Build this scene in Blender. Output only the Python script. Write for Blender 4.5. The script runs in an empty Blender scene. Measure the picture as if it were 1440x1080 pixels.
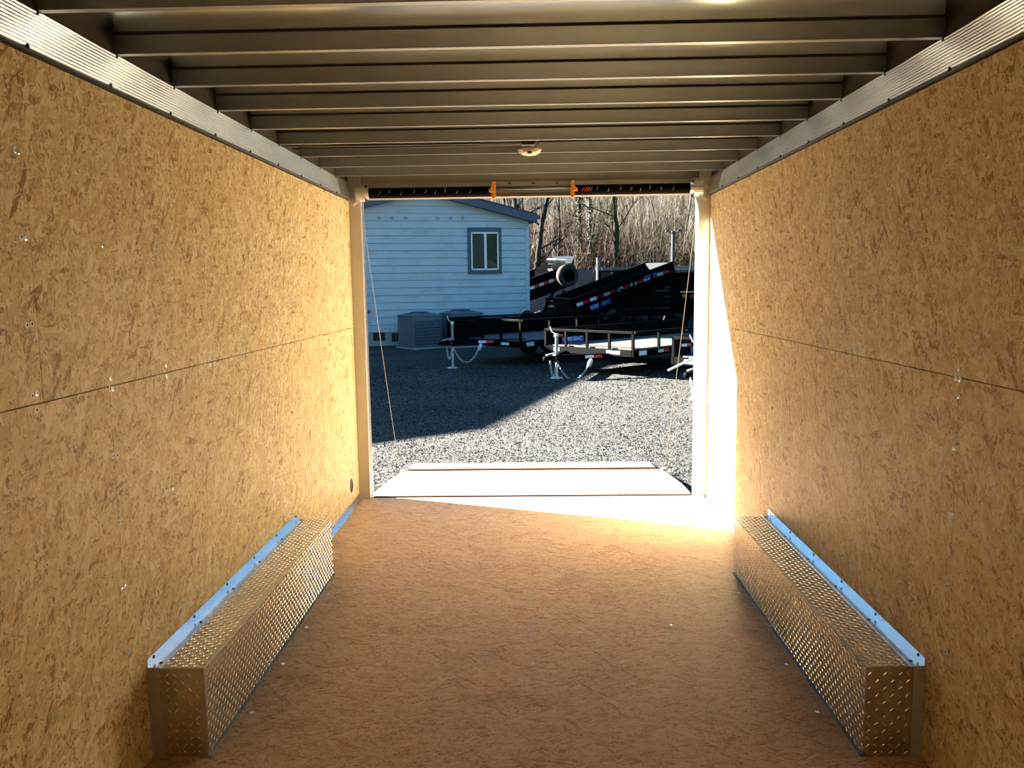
import bpy, math, random
from mathutils import Vector, Matrix
random.seed(7)
S = bpy.context.scene
COL = S.collection

# ------------------------------------------------------------------ camera, sky, sun, exposure
F_PX = 1170.7; YAW, PITCH, ROLL = -0.0248, 0.1187, -0.0136
CAM = Vector((0.012, -5.7771, 1.5018))
def cam_axes():
    cy, sy, cp, sp = math.cos(YAW), math.sin(YAW), math.cos(PITCH), math.sin(PITCH)
    f = Vector((sy*cp, cy*cp, -sp)); r = Vector((cy, -sy, 0)); u = r.cross(f)
    c, s = math.cos(ROLL), math.sin(ROLL)
    return c*r + s*u, -s*r + c*u, f
_r, _u, _f = cam_axes()
cd = bpy.data.cameras.new('camera'); cam = bpy.data.objects.new('camera', cd); COL.objects.link(cam)
cd.sensor_width = 36; cd.lens = F_PX/1440*36; cd.clip_end = 300; cd.clip_start = .02
M = Matrix((( _r.x, _u.x, -_f.x, CAM.x), (_r.y, _u.y, -_f.y, CAM.y), (_r.z, _u.z, -_f.z, CAM.z), (0, 0, 0, 1)))
cam.matrix_world = M; S.camera = cam

SUN_DIR = Vector((-0.935, 0.354, 0.46)).normalized()      # towards the sun
w = bpy.data.worlds.new('world'); S.world = w; w.use_nodes = True
wn = w.node_tree.nodes; bg = wn['Background']
sky = wn.new('ShaderNodeTexSky'); sky.sky_type = 'NISHITA'; sky.sun_disc = False
sky.sun_elevation = math.asin(SUN_DIR.z); sky.sun_rotation = math.atan2(SUN_DIR.x, SUN_DIR.y)
sky.air_density = 1.4; sky.dust_density = .6; sky.ozone_density = 2.0
tint = wn.new('ShaderNodeVectorMath'); tint.operation = 'MULTIPLY'; tint.inputs[1].default_value = (.50, .92, 1.21)   # clear winter sky, bluer than the model's
w.node_tree.links.new(sky.outputs[0], tint.inputs[0]); w.node_tree.links.new(tint.outputs[0], bg.inputs[0]); bg.inputs[1].default_value = 0.11
sl = bpy.data.lights.new('sun', 'SUN'); sl.energy = 42; sl.angle = 0.009; sl.color = (1, .93, .82)
so = bpy.data.objects.new('sun', sl); COL.objects.link(so); so.rotation_euler = SUN_DIR.to_track_quat('Z', 'Y').to_euler()
S.view_settings.view_transform = 'Standard'; S.view_settings.look = 'None'
S.view_settings.gamma = 1; S.view_settings.exposure = 1.0; S.view_settings.use_curve_mapping = False
S.cycles.max_bounces = 14; S.cycles.diffuse_bounces = 10; S.cycles.glossy_bounces = 6
S.cycles.sample_clamp_indirect = 12; S.cycles.use_denoising = True
S.cycles.caustics_reflective = False; S.cycles.caustics_refractive = False

# ------------------------------------------------------------------ materials
MATS = {}
def nodes(name):
    m = bpy.data.materials.new(name); m.use_nodes = True; MATS[name] = m
    nt = m.node_tree; return m, nt, nt.nodes, nt.links, nt.nodes['Principled BSDF']
def plain(name, col, rough=.5, metal=0, var=.12, scale=6, spec=.5, bump=0, bscale=60):
    m, nt, N, L, P = nodes(name)
    P.inputs['Roughness'].default_value = rough; P.inputs['Metallic'].default_value = metal
    P.inputs['Specular IOR Level'].default_value = spec
    tc = N.new('ShaderNodeTexCoord'); nz = N.new('ShaderNodeTexNoise'); nz.inputs['Scale'].default_value = scale
    nz.inputs['Detail'].default_value = 5
    L.new(tc.outputs['Object'], nz.inputs['Vector'])
    cr = N.new('ShaderNodeValToRGB'); L.new(nz.outputs['Fac'], cr.inputs[0])
    cr.color_ramp.elements[0].position = .3; cr.color_ramp.elements[1].position = .7
    cr.color_ramp.elements[0].color = tuple(c*(1-var) for c in col)+(1,)
    cr.color_ramp.elements[1].color = tuple(min(1, c*(1+var)) for c in col)+(1,)
    L.new(cr.outputs[0], P.inputs['Base Color'])
    if bump:
        n2 = N.new('ShaderNodeTexNoise'); n2.inputs['Scale'].default_value = bscale; L.new(tc.outputs['Object'], n2.inputs['Vector'])
        b = N.new('ShaderNodeBump'); b.inputs['Strength'].default_value = bump; b.inputs['Distance'].default_value = .01
        L.new(n2.outputs['Fac'], b.inputs['Height']); L.new(b.outputs[0], P.inputs['Normal'])
    return m
def math_n(N, L, op, a, b=None, c=None):
    n = N.new('ShaderNodeMath'); n.operation = op
    for i, x in enumerate((a, b, c)):
        if x is None: continue
        if isinstance(x, (int, float)): n.inputs[i].default_value = x
        else: L.new(x, n.inputs[i])
    return n.outputs[0]
def strand_board(name, plane, ramp, angles, size=1.0, rough=.55, spec=.3, stains=0.0, grain=.5, aspect=(13, 42)):
    """oriented strand board: flakes from several rotated stretched voronoi layers laid over each other"""
    m, nt, N, L, P = nodes(name)
    tc = N.new('ShaderNodeTexCoord'); sp = N.new('ShaderNodeSeparateXYZ'); L.new(tc.outputs['Object'], sp.inputs[0])
    cb = N.new('ShaderNodeCombineXYZ'); L.new(sp.outputs[plane[0]], cb.inputs[0]); L.new(sp.outputs[plane[1]], cb.inputs[1])
    wz = N.new('ShaderNodeTexNoise'); wz.inputs['Scale'].default_value = 22/size; wz.inputs['Detail'].default_value = 4
    L.new(cb.outputs[0], wz.inputs['Vector'])
    vs = N.new('ShaderNodeVectorMath'); vs.operation = 'SUBTRACT'; L.new(wz.outputs['Color'], vs.inputs[0]); vs.inputs[1].default_value = (.5, .5, .5)
    vm = N.new('ShaderNodeVectorMath'); vm.operation = 'MULTIPLY_ADD'; L.new(vs.outputs[0], vm.inputs[0]); vm.inputs[1].default_value = (.02*size,)*3
    L.new(cb.outputs[0], vm.inputs[2])
    val = None; dark = None
    for i, (ang, thr) in enumerate(angles):
        mp = N.new('ShaderNodeMapping'); mp.vector_type = 'TEXTURE'; L.new(vm.outputs[0], mp.inputs[0])
        k = 1+.23*(i % 3)
        mp.inputs['Rotation'].default_value = (0, 0, math.radians(ang)); mp.inputs['Location'].default_value = (3.1*i, 1.7*i, 0)
        mp.inputs['Scale'].default_value = (size*k/aspect[0], size*k/aspect[1], 1)
        vo = N.new('ShaderNodeTexVoronoi'); vo.voronoi_dimensions = '2D'; vo.inputs['Scale'].default_value = 1
        L.new(mp.outputs[0], vo.inputs['Vector'])
        sc = N.new('ShaderNodeSeparateColor'); L.new(vo.outputs['Color'], sc.inputs[0])
        if val is None: val = sc.outputs[0]
        else:
            g = math_n(N, L, 'GREATER_THAN', sc.outputs[1], thr)
            mx = N.new('ShaderNodeMix'); L.new(g, mx.inputs[0]); L.new(val, mx.inputs[2]); L.new(sc.outputs[0], mx.inputs[3]); val = mx.outputs[0]
    # fine fibre grain and slow tone drift
    mp = N.new('ShaderNodeMapping'); L.new(vm.outputs[0], mp.inputs[0]); mp.inputs['Scale'].default_value = (60, 160, 1) if angles[0][0] < 45 else (160, 60, 1)
    gn = N.new('ShaderNodeTexNoise'); gn.inputs['Scale'].default_value = 1; gn.inputs['Detail'].default_value = 4; L.new(mp.outputs[0], gn.inputs['Vector'])
    big = N.new('ShaderNodeTexNoise'); big.inputs['Scale'].default_value = 5; big.inputs['Detail'].default_value = 3; L.new(cb.outputs[0], big.inputs['Vector'])
    v = math_n(N, L, 'MULTIPLY_ADD', math_n(N, L, 'SUBTRACT', gn.outputs['Fac'], .5), grain, val)
    v = math_n(N, L, 'MULTIPLY_ADD', math_n(N, L, 'SUBTRACT', big.outputs['Fac'], .5), .45, v)
    cr = N.new('ShaderNodeValToRGB'); L.new(v, cr.inputs[0]); el = cr.color_ramp.elements
    el[0].position, el[0].color = ramp[0][0], ramp[0][1]+(1,); el[1].position, el[1].color = ramp[-1][0], ramp[-1][1]+(1,)
    for p, c in ramp[1:-1]:
        e = el.new(p); e.color = c+(1,)
    # dark slivers: tiny elongated chips
    out = cr.outputs[0]
    for j, (ang, t) in enumerate(((angles[0][0]+8, .95), (angles[0][0]+70, .96), (angles[0][0]-35, .90), (angles[0][0]+115, .92))):
        mp = N.new('ShaderNodeMapping'); mp.vector_type = 'TEXTURE'; L.new(vm.outputs[0], mp.inputs[0])
        mp.inputs['Rotation'].default_value = (0, 0, math.radians(ang)); mp.inputs['Scale'].default_value = (size/42, size/150, 1)
        vo = N.new('ShaderNodeTexVoronoi'); vo.voronoi_dimensions = '2D'; vo.inputs['Scale'].default_value = 1; L.new(mp.outputs[0], vo.inputs['Vector'])
        sc = N.new('ShaderNodeSeparateColor'); L.new(vo.outputs['Color'], sc.inputs[0])
        g = math_n(N, L, 'MULTIPLY', math_n(N, L, 'GREATER_THAN', sc.outputs[2], t), .6)
        rc = ramp[0][1] if j < 2 else ramp[-1][1]; kk = (.75, .6, .5) if j < 2 else (1.0, 1.0, 1.0)
        mx = N.new('ShaderNodeMix'); mx.data_type = 'RGBA'; L.new(g, mx.inputs[0]); L.new(out, mx.inputs[6])
        mx.inputs[7].default_value = (rc[0]*kk[0], rc[1]*kk[1], rc[2]*kk[2], 1); out = mx.outputs[2]
    if stains:
        st = N.new('ShaderNodeTexNoise'); st.inputs['Scale'].default_value = 2.3; st.inputs['Detail'].default_value = 8; st.inputs['Roughness'].default_value = .65
        L.new(cb.outputs[0], st.inputs['Vector'])
        sr = N.new('ShaderNodeMapRange'); sr.inputs[1].default_value = .56; sr.inputs[2].default_value = .78; sr.inputs[4].default_value = stains
        L.new(st.outputs['Fac'], sr.inputs[0])
        mx = N.new('ShaderNodeMix'); mx.data_type = 'RGBA'; L.new(sr.outputs[0], mx.inputs[0]); L.new(out, mx.inputs[6])
        mx.inputs[7].default_value = (.13, .075, .045, 1); out = mx.outputs[2]
    L.new(out, P.inputs['Base Color'])
    P.inputs['Roughness'].default_value = rough; P.inputs['Specular IOR Level'].default_value = spec
    b = N.new('ShaderNodeBump'); b.inputs['Strength'].default_value = .25; b.inputs['Distance'].default_value = .0015
    L.new(v, b.inputs['Height']); L.new(b.outputs[0], P.inputs['Normal'])
    return m

WALL_RAMP = [(-.0, (.35, .205, .08)), (.05, (.54, .37, .17)), (.16, (.65, .495, .255)), (.6, (.725, .58, .315)), (.85, (.81, .69, .42)), (1.0, (.90, .82, .60))]
FLOOR_RAMP = [(-.0, (.56, .34, .19)), (.15, (.71, .465, .275)), (.4, (.79, .545, .355)), (.8, (.84, .605, .41)), (1.0, (.90, .71, .50))]
m_wall = strand_board('osb_wall', (1, 2), WALL_RAMP, [(75, 0), (-20, .40), (40, .45), (110, .5), (5, .6), (60, .7)], size=.62, aspect=(15, 50), grain=.9)
m_floor = strand_board('osb_floor', (0, 1), FLOOR_RAMP, [(0, 0), (12, .45), (-14, .5), (30, .72), (-50, .85)], size=.6, stains=.45, rough=.6, spec=.15, aspect=(11, 70), grain=.8)
m_front = strand_board('osb_front', (0, 2), WALL_RAMP, [(75, 0), (-20, .45), (40, .55)], size=.85)
m_ramp = strand_board('ramp_plywood', (0, 1), [(0, (.55, .38, .22)), (1, (.78, .62, .42))], [(0, 0), (10, .5)], size=.8)
m_edge = plain('plywood_edge', (.075, .036, .014), .7)
m_alu = plain('mill_aluminium', (.50, .51, .52), .38, 1, .05, 30)
m_rail = plain('ribbed_aluminium', (.82, .88, .94), .32, 1, .04, 20)
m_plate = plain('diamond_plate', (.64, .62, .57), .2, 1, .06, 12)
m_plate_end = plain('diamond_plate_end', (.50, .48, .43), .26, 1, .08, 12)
m_skin = plain('roof_skin', (.60, .66, .68), .15, 1, .04, 3, bump=.05, bscale=2.2)
m_bow = plain('galvanised_bow', (.27, .285, .285), .38, 1, .05, 14)
m_trimblue = plain('bright_angle', (.82, .84, .86), .22, 1, .04, 40)
m_header = plain('header_frame', (.30, .29, .27), .5, .3, .06, 8)
m_post = plain('painted_frame', (.56, .54, .50), .45, .55, .05, 8)
m_white = plain('white_paint', (.82, .82, .80), .4, 0, .03)
m_black = plain('black_paint', (.0022, .0024, .0028), .6, 0, .3, 4, .03)
m_blackm = plain('black_mesh_steel', (.0015, .0018, .0022), .6, 0, .2, 6, .02)
m_rubber = plain('tyre_rubber', (.006, .006, .0065), .75, 0, .2)
m_chain = plain('zinc_chain', (.62, .66, .70), .35, .6, .1)
m_zinc = plain('zinc_steel', (.60, .63, .66), .35, .7, .1)
m_deck = plain('pine_deck_planks', (.085, .078, .066), .7, 0, .15, 3)
m_deckd = plain('dark_deck_planks', (.05, .052, .052), .7, 0, .15, 3)
m_red = plain('red_reflector', (.55, .01, .015), .3, 0, .05)
m_silver = plain('white_reflector', (.72, .76, .80), .35, 0, .05)
m_amber = plain('amber_lens', (.9, .35, .02), .3, 0, .05)
m_orange = plain('orange_plastic', (.85, .33, .015), .4, 0, .06)
m_jack = plain('jack_tube', (.22, .23, .24), .4, .5, .1)
m_blue = plain('blue_decal', (.035, .09, .42), .4, 0, .05)
m_sticker = plain('white_sticker', (.75, .77, .78), .4, 0, .03)
m_screw = plain('screw_head', (.52, .60, .68), .35, .5, .05)
m_screww = plain('screw_head_white', (.93, .92, .88), .4, 0, .03)
m_dark = plain('dark_gap', (.02, .014, .008), .8, 0, .1)
m_spring = plain('oiled_spring', (.006, .005, .0045), .7, 0, .3, 30, .02, bump=.5, bscale=260)
m_cream = plain('dome_lens_plastic', (.80, .72, .58), .35, 0, .03)
m_wire = plain('cable_steel', (.20, .17, .13), .4, .4, .05)
m_cord = plain('black_cord', (.015, .014, .013), .5, 0, .1)
m_redw = plain('red_wire', (.5, .03, .02), .5, 0, .1)
m_trimhouse = plain('slate_blue_trim', (.055, .075, .12), .5, 0, .1)
m_roofh = plain('shingle_roof', (.07, .075, .085), .85, 0, .25, 9)
m_found = plain('foundation_panel', (.30, .34, .36), .7, 0, .1)
m_ac = plain('grey_steel_case', (.11, .135, .17), .5, .1, .08)
m_acg = plain('dark_coil_grille', (.05, .06, .075), .5, .2, .1)
m_curtain = plain('pale_curtain', (.85, .90, .72), .8, 0, .1, 20)
m_polep = plain('dark_pole_paint', (.004, .006, .010), .5, 0, .1)
m_green_reflection = plain('green_reflection', (.12, .55, .38), .8, 0, .1)
m_shade_block = plain('tan_shade_block', (.48, .45, .40), .5, .0, .05)
m_fence = plain('weathered_fence_boards', (.045, .055, .07), .8, 0, .2, 5)
m_bark = plain('grey_bark', (.013, .012, .011), .9, 0, .4, 7, .2, bump=.6, bscale=18)
m_barkp = plain('pale_bark', (.07, .062, .05), .9, 0, .3, 7, .2)
m_moss = plain('mossy_bark', (.035, .036, .014), .95, 0, .6, 5, .1, bump=.6, bscale=14)
m_ivy = plain('ivy_leaf', (.03, .06, .02), .6, 0, .3)
m_tarp = plain('rolled_tarp', (.62, .52, .34), .7, 0, .35, 9)
m_steel = plain('light_steel', (.06, .068, .075), .4, .3, .06)
TW = [plain('twig_'+n, tuple(q*.29 for q in c), .9, 0, .25, 3, .1) for n, c in (('tan', (.42, .33, .25)), ('grey', (.40, .37, .34)), ('pale', (.66, .58, .48)), ('olive', (.24, .24, .13)), ('dark', (.07, .055, .04)), ('rust', (.30, .13, .085)), ('maroon', (.22, .09, .08)), ('straw', (.46, .40, .22)))]

m, nt, N, L, P = nodes('window_glass'); m_glass = m
P.inputs['Base Color'].default_value = (.95, .98, .98, 1); P.inputs['Roughness'].default_value = .03; P.inputs['Transmission Weight'].default_value = 1; P.inputs['IOR'].default_value = 1.2

m, nt, N, L, P = nodes('lap_siding'); m_siding = m            # pale painted boards with mildew streaks
tc = N.new('ShaderNodeTexCoord'); mp = N.new('ShaderNodeMapping'); mp.inputs['Scale'].default_value = (1.3, 1.3, 5)
L.new(tc.outputs['Object'], mp.inputs[0]); nz = N.new('ShaderNodeTexNoise'); nz.inputs['Scale'].default_value = 1; nz.inputs['Detail'].default_value = 8; nz.inputs['Roughness'].default_value = .7
L.new(mp.outputs[0], nz.inputs['Vector']); cr = N.new('ShaderNodeValToRGB'); L.new(nz.outputs['Fac'], cr.inputs[0])
cr.color_ramp.elements[0].position = .5; cr.color_ramp.elements[0].color = (.50, .56, .62, 1); cr.color_ramp.elements[1].position = .78; cr.color_ramp.elements[1].color = (.28, .35, .36, 1)
L.new(cr.outputs[0], P.inputs['Base Color']); P.inputs['Roughness'].default_value = .6

m, nt, N, L, P = nodes('gravel'); m_gravel = m
tc = N.new('ShaderNodeTexCoord'); vo = N.new('ShaderNodeTexVoronoi'); vo.inputs['Scale'].default_value = 58; L.new(tc.outputs['Object'], vo.inputs['Vector'])
sc = N.new('ShaderNodeSeparateColor'); L.new(vo.outputs['Color'], sc.inputs[0])
cr = N.new('ShaderNodeValToRGB'); L.new(sc.outputs[0], cr.inputs[0]); e = cr.color_ramp.elements
e[0].color = (.012, .0135, .015, 1); e[1].color = (.155, .15, .138, 1); x = e.new(.5); x.color = (.046, .0465, .046, 1)
nz = N.new('ShaderNodeTexNoise'); nz.inputs['Scale'].default_value = .5; nz.inputs['Detail'].default_value = 6; L.new(tc.outputs['Object'], nz.inputs['Vector'])
mr = N.new('ShaderNodeMapRange'); mr.inputs[1].default_value = .35; mr.inputs[2].default_value = .65; mr.inputs[3].default_value = .75; mr.inputs[4].default_value = 1.2; L.new(nz.outputs['Fac'], mr.inputs[0])
mx = N.new('ShaderNodeVectorMath'); mx.operation = 'SCALE'; L.new(cr.outputs[0], mx.inputs[0]); L.new(mr.outputs[0], mx.inputs['Scale'])
# moss where nobody drives
n3 = N.new('ShaderNodeTexNoise'); n3.inputs['Scale'].default_value = .28; n3.inputs['Detail'].default_value = 7; L.new(tc.outputs['Object'], n3.inputs['Vector'])
spz = N.new('ShaderNodeSeparateXYZ'); L.new(tc.outputs['Object'], spz.inputs[0])
far = N.new('ShaderNodeMapRange'); far.inputs[1].default_value = 13; far.inputs[2].default_value = 18; L.new(spz.outputs[1], far.inputs[0])
mo = N.new('ShaderNodeMapRange'); mo.inputs[1].default_value = .48; mo.inputs[2].default_value = .62; mo.inputs[4].default_value = .7; L.new(n3.outputs['Fac'], mo.inputs[0])
mk = math_n(N, L, 'MULTIPLY', mo.outputs[0], far.outputs[0])
mg = N.new('ShaderNodeMix'); mg.data_type = 'RGBA'; L.new(mk, mg.inputs[0]); L.new(mx.outputs[0], mg.inputs[6]); mg.inputs[7].default_value = (.045, .085, .02, 1)
L.new(mg.outputs[2], P.inputs['Base Color']); P.inputs['Roughness'].default_value = .9; P.inputs['Specular IOR Level'].default_value = .2
b = N.new('ShaderNodeBump'); b.inputs['Strength'].default_value = 1; b.inputs['Distance'].default_value = .03; b.invert = True
L.new(vo.outputs['Distance'], b.inputs['Height']); L.new(b.outputs[0], P.inputs['Normal'])
STONE = [plain('stone_'+str(n), c, .9, 0, .15, 20, .2) for n, c in (('dark', (.015, .016, .017)), ('mid', (.05, .051, .049)), ('pale', (.125, .122, .113)), ('white', (.25, .24, .225)))]

# ------------------------------------------------------------------ mesh helper
class MB:
    def __init__(s): s.v = []; s.f = []; s.m = []; s.mats = []
    def mi(s, mat):
        if mat not in s.mats: s.mats.append(mat)
        return s.mats.index(mat)
    def add(s, vs, fs, mat):
        k = len(s.v); s.v += [tuple(p) for p in vs]; i = s.mi(mat)
        for f in fs: s.f.append(tuple(k+a for a in f)); s.m.append(i)
        return s
    def box(s, a, b, mat, X=None):
        x0, y0, z0 = a; x1, y1, z1 = b
        vs = [Vector(p) for p in ((x0, y0, z0), (x1, y0, z0), (x1, y1, z0), (x0, y1, z0), (x0, y0, z1), (x1, y0, z1), (x1, y1, z1), (x0, y1, z1))]
        if X: vs = [X(p) if callable(X) else X @ p for p in vs]
        return s.add(vs, [(0, 3, 2, 1), (4, 5, 6, 7), (0, 1, 5, 4), (1, 2, 6, 5), (2, 3, 7, 6), (3, 0, 4, 7)], mat)
    def bar(s, a, b, w_, h, mat, up=Vector((0, 0, 1))):
        a = Vector(a); b = Vector(b); d = (b-a).normalized(); r = d.cross(up)
        if r.length < 1e-4: r = d.cross(Vector((1, 0, 0)))
        r.normalize(); u = r.cross(d)
        vs = [p+r*(i*w_/2)+u*(j*h/2) for p in (a, b) for i, j in ((-1, -1), (1, -1), (1, 1), (-1, 1))]
        return s.add(vs, [(3, 2, 1, 0), (4, 5, 6, 7), (0, 1, 5, 4), (1, 2, 6, 5), (2, 3, 7, 6), (3, 0, 4, 7)], mat)
    def tube(s, pts, r, mat, n=8, cap=True):
        pts = [Vector(p) for p in pts]; rs = r if isinstance(r, (list, tuple)) else [r]*len(pts)
        vs = []; ref = None
        for i, p in enumerate(pts):
            d = (pts[min(i+1, len(pts)-1)]-pts[max(i-1, 0)]).normalized()
            if ref is None: ref = d.orthogonal().normalized()
            else: ref = (ref-d*ref.dot(d)).normalized()
            q = d.cross(ref)
            for k in range(n):
                a = 2*math.pi*k/n; vs.append(p+(ref*math.cos(a)+q*math.sin(a))*rs[i])
        fs = [(i*n+k, i*n+(k+1) % n, (i+1)*n+(k+1) % n, (i+1)*n+k) for i in range(len(pts)-1) for k in range(n)]
        if cap: fs += [tuple(range(n-1, -1, -1)), tuple((len(pts)-1)*n+k for k in range(n))]
        return s.add(vs, fs, mat)
    def lathe(s, prof, mat, X=Matrix(), n=24):
        vs = []; fs = []
        for r, z in prof:
            for k in range(n):
                a = 2*math.pi*k/n; vs.append(X @ Vector((r*math.cos(a), r*math.sin(a), z)))
        for i in range(len(prof)-1):
            for k in range(n): fs.append((i*n+k, i*n+(k+1) % n, (i+1)*n+(k+1) % n, (i+1)*n+k))
        return s.add(vs, fs, mat)
    def prism(s, poly, d, mat):
        """polygon points (Vectors) extruded by vector d"""
        n = len(poly); d = Vector(d); vs = [Vector(p) for p in poly]+[Vector(p)+d for p in poly]
        return s.add(vs, [tuple(range(n-1, -1, -1)), tuple(range(n, 2*n))]+[(i, (i+1) % n, n+(i+1) % n, n+i) for i in range(n)], mat)
    def build(s, name, parent=None, smooth=False, bevel=0, **kw):
        me = bpy.data.meshes.new(name); me.from_pydata(s.v, [], s.f)
        for m_ in s.mats: me.materials.append(m_)
        me.polygons.foreach_set('material_index', s.m)
        if smooth: me.polygons.foreach_set('use_smooth', [True]*len(s.f))
        me.validate(); me.update()
        o = bpy.data.objects.new(name, me); COL.objects.link(o); o.parent = parent
        if bevel:
            b = o.modifiers.new('bevel', 'BEVEL'); b.width = bevel; b.segments = 2; b.limit_method = 'ANGLE'
        tag(o, **kw); return o
def tag(o, label=None, cat=None, group=None, kind=None):
    if label: o['label'] = label
    if cat: o['category'] = cat
    if group: o['group'] = group
    if kind: o['kind'] = kind
    return o
def empty(name, loc=(0, 0, 0), rz=0, **kw):
    o = bpy.data.objects.new(name, None); COL.objects.link(o); o.location = loc; o.rotation_euler.z = rz
    return tag(o, **kw)
def copy_tree(o, parent=None):
    c = o.copy(); COL.objects.link(c); c.parent = parent
    for ch in list(o.children): copy_tree(ch, c)
    return c
def text(body, size, mat, parent, mw, name='lettering', ext=.002):
    cu = bpy.data.curves.new(name, 'FONT'); cu.body = body; cu.size = size; cu.extrude = ext; cu.align_x = 'CENTER'; cu.align_y = 'CENTER'
    cu.materials.append(mat); tmp = bpy.data.objects.new(name, cu); COL.objects.link(tmp); bpy.context.view_layer.update()
    me = bpy.data.meshes.new_from_object(tmp.evaluated_get(bpy.context.evaluated_depsgraph_get())); bpy.data.objects.remove(tmp); o = bpy.data.objects.new(name, me); COL.objects.link(o); o.parent = parent; o.matrix_basis = mw; return o
def ray(u, v): return _f + _r*((u-720)/F_PX) - _u*((v-540)/F_PX)
def on(u, v, ax, val):
    d = ray(u, v); return CAM + d*((val-CAM[ax])/d[ax])

G = -.32            # gravel level
HW = 1.23           # half width inside
YB = -8.2           # front end of the trailer, behind the camera

# ------------------------------------------------------------------ trailer shell
fl = MB()
ys = [0.0, -1.2, -2.42, -3.64, -4.86, -6.08, -7.3, YB]
for a, b_ in zip(ys[:-1], ys[1:]): fl.box((-HW-.02, b_+.0006, -.02), (HW+.02, a-.0006, 0), m_floor)
fl.box((-HW-.02, YB, -.14), (HW+.02, 0, -.021), m_dark)
floor = fl.build('floor', kind='structure', label='stained strand-board trailer floor')
FILL_OPENING = (-7.50, -7.03, .04, 1.95)       # opening added in the unseen left wall behind the camera, lets in fill light
def cut(ya, yb, za, zb, sx):
    d0, d1, e0, e1 = FILL_OPENING
    if sx > 0 or yb <= d0 or ya >= d1: return [(ya, yb, za, zb)]
    out = []
    if ya < d0: out.append((ya, d0, za, zb))
    if yb > d1: out.append((d1, yb, za, zb))
    a, b = max(ya, d0), min(yb, d1)
    if za < e0: out.append((a, b, za, min(zb, e0)))
    if zb > e1: out.append((a, b, max(za, e1), zb))
    return out
def wall(side, sx):
    mb = MB(); top = 2.13; zs = 1.221
    offs = {-1: (-3.71, -3.38), 1: (-3.93, -3.39)}[sx]
    for (z0, z1, j) in ((0, zs-.0015, offs[1]), (zs+.0015, top, offs[0])):
        j += 2.44; 
        edges = [0.0]; y = j
        while y > YB: edges.append(y) if y < -.01 else None; y -= 2.44
        edges.append(YB)
        for a, b_ in zip(edges[:-1], edges[1:]):
            x0, x1 = sorted((sx*HW, sx*(HW+.012)))
            for (ya, yb, za, zb) in cut(b_+.0013, a-.0013, z0, z1, sx): mb.box((x0, ya, za), (x1, yb, zb), m_wall)
    x0, x1 = sorted((sx*(HW+.0125), sx*(HW+.05)))
    for (ya, yb, za, zb) in cut(YB, 0, -.02, 2.26, sx): mb.box((x0, ya, za), (x1, yb, zb), m_dark)
    x0, x1 = sorted((sx*(HW+.051), sx*(HW+.054)))
    for (ya, yb, za, zb) in cut(YB, .1, -.2, 2.30, sx): mb.box((x0, ya, za), (x1, yb, zb), m_white)
    return mb.build('wall_'+side, kind='structure', label='strand-board '+side+' side wall of the trailer')
wl = wall('left', -1); wr = wall('right', 1)
wf = MB().box((-HW, YB-.03, 0), (HW, YB, 2.28), m_front).build('wall_front', kind='structure')

def screw_mesh(white):
    mb = MB(); r = .0092
    mb.lathe([(r, 0), (r*.96, .0012), (r*.36, .0022)], m_screww if white else m_screw, n=12)
    mb.lathe([(r*.36, .0022), (r*.26, .0010), (0.0001, .0008)], m_dark if white else m_zinc, n=10)
    return mb
def screws_on(parent, pts, ax, val, white_fn=lambda u, v: False, nrm=None, scale=1):
    for w_ in (False, True):
        proto = None
        for (u, v) in pts:
            if bool(white_fn(u, v)) != w_: continue
            p = on(u, v, ax, val)
            if proto is None: o = screw_mesh(w_).build('screw', parent); proto = o
            else: o = proto.copy(); COL.objects.link(o)
            o.matrix_basis = Matrix.Translation(p) @ nrm.to_track_quat('Z', 'Y').to_matrix().to_4x4() @ Matrix.Scale(scale, 4)
def c3(L_, ox, oy, s): return [(ox+a/s, oy+b/s) for a, b in L_]
left_s = c3([(75, 85), (92, 88), (370, 115), (572, 119), (738, 133), (862, 152), (1050, 175), (96, 404), (114, 400), (600, 550), (757, 517), (760, 547), (880, 490), (880, 516), (979, 462), (979, 492), (1062, 450), (1062, 468), (115, 660), (132, 650), (131, 711), (397, 635), (407, 635), (400, 597), (410, 877), (422, 875), (626, 1000), (1073, 743), (1132, 456), (1137, 576), (1045, 22), (1055, 320), (603, 588), (893, 845)], 0, 300, 2.572) \
    + c3([(472, 98), (485, 95), (186, 268), (488, 368), (501, 357), (716, 432), (513, 618), (234, 872)], 0, 700, 2.843) + [(20.6, 211), (25.5, 213)]
lw = {(75, 85), (96, 404), (114, 400), (115, 660), (131, 711), (397, 635), (410, 877), (422, 875)}
screws_on(wl, left_s, 0, -HW+.0, lambda u, v: u < 175 and v < 745 and (round(u*2.572), round((v-300)*2.572)) in lw or (abs(v-734) < 2 and u < 172) or abs(u-65.4) < 1, Vector((1, 0, 0)))
right_s = c3([(1072, 60), (858, 85), (694, 103), (380, 150), (375, 300), (371, 432), (298, 438), (455, 468), (558, 466), (556, 494), (682, 490), (682, 520), (840, 528), (840, 568), (1051, 560), (1040, 596), (1055, 600), (1050, 662), (1033, 848), (1042, 850), (290, 690), (290, 830), (448, 770), (668, 893), (823, 983)], 940, 300, 2.572) \
    + c3([(957, 68), (967, 73), (945, 352), (955, 352), (930, 615), (940, 615), (723, 415), (555, 272)], 1000, 700, 2.842)
screws_on(wr, right_s, 0, HW, lambda u, v: u > 1343 and 620 < v < 640 or (u > 1330 and v > 800), Vector((-1, 0, 0)))
floor_s = [(749, 876.5), (749, 881), (749, 933), (751, 1000), (993, 1000), (531, 934), (315, 1002), (354, 1002), (363, 933), (398, 933), (942, 879), (556, 880), (430, 882), (1082, 880), (1101, 880), (1106, 934), (1142, 934), (1150, 1001), (1190, 1001), (745, 845), (462, 835), (1040, 834), (1060, 834)]
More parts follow.
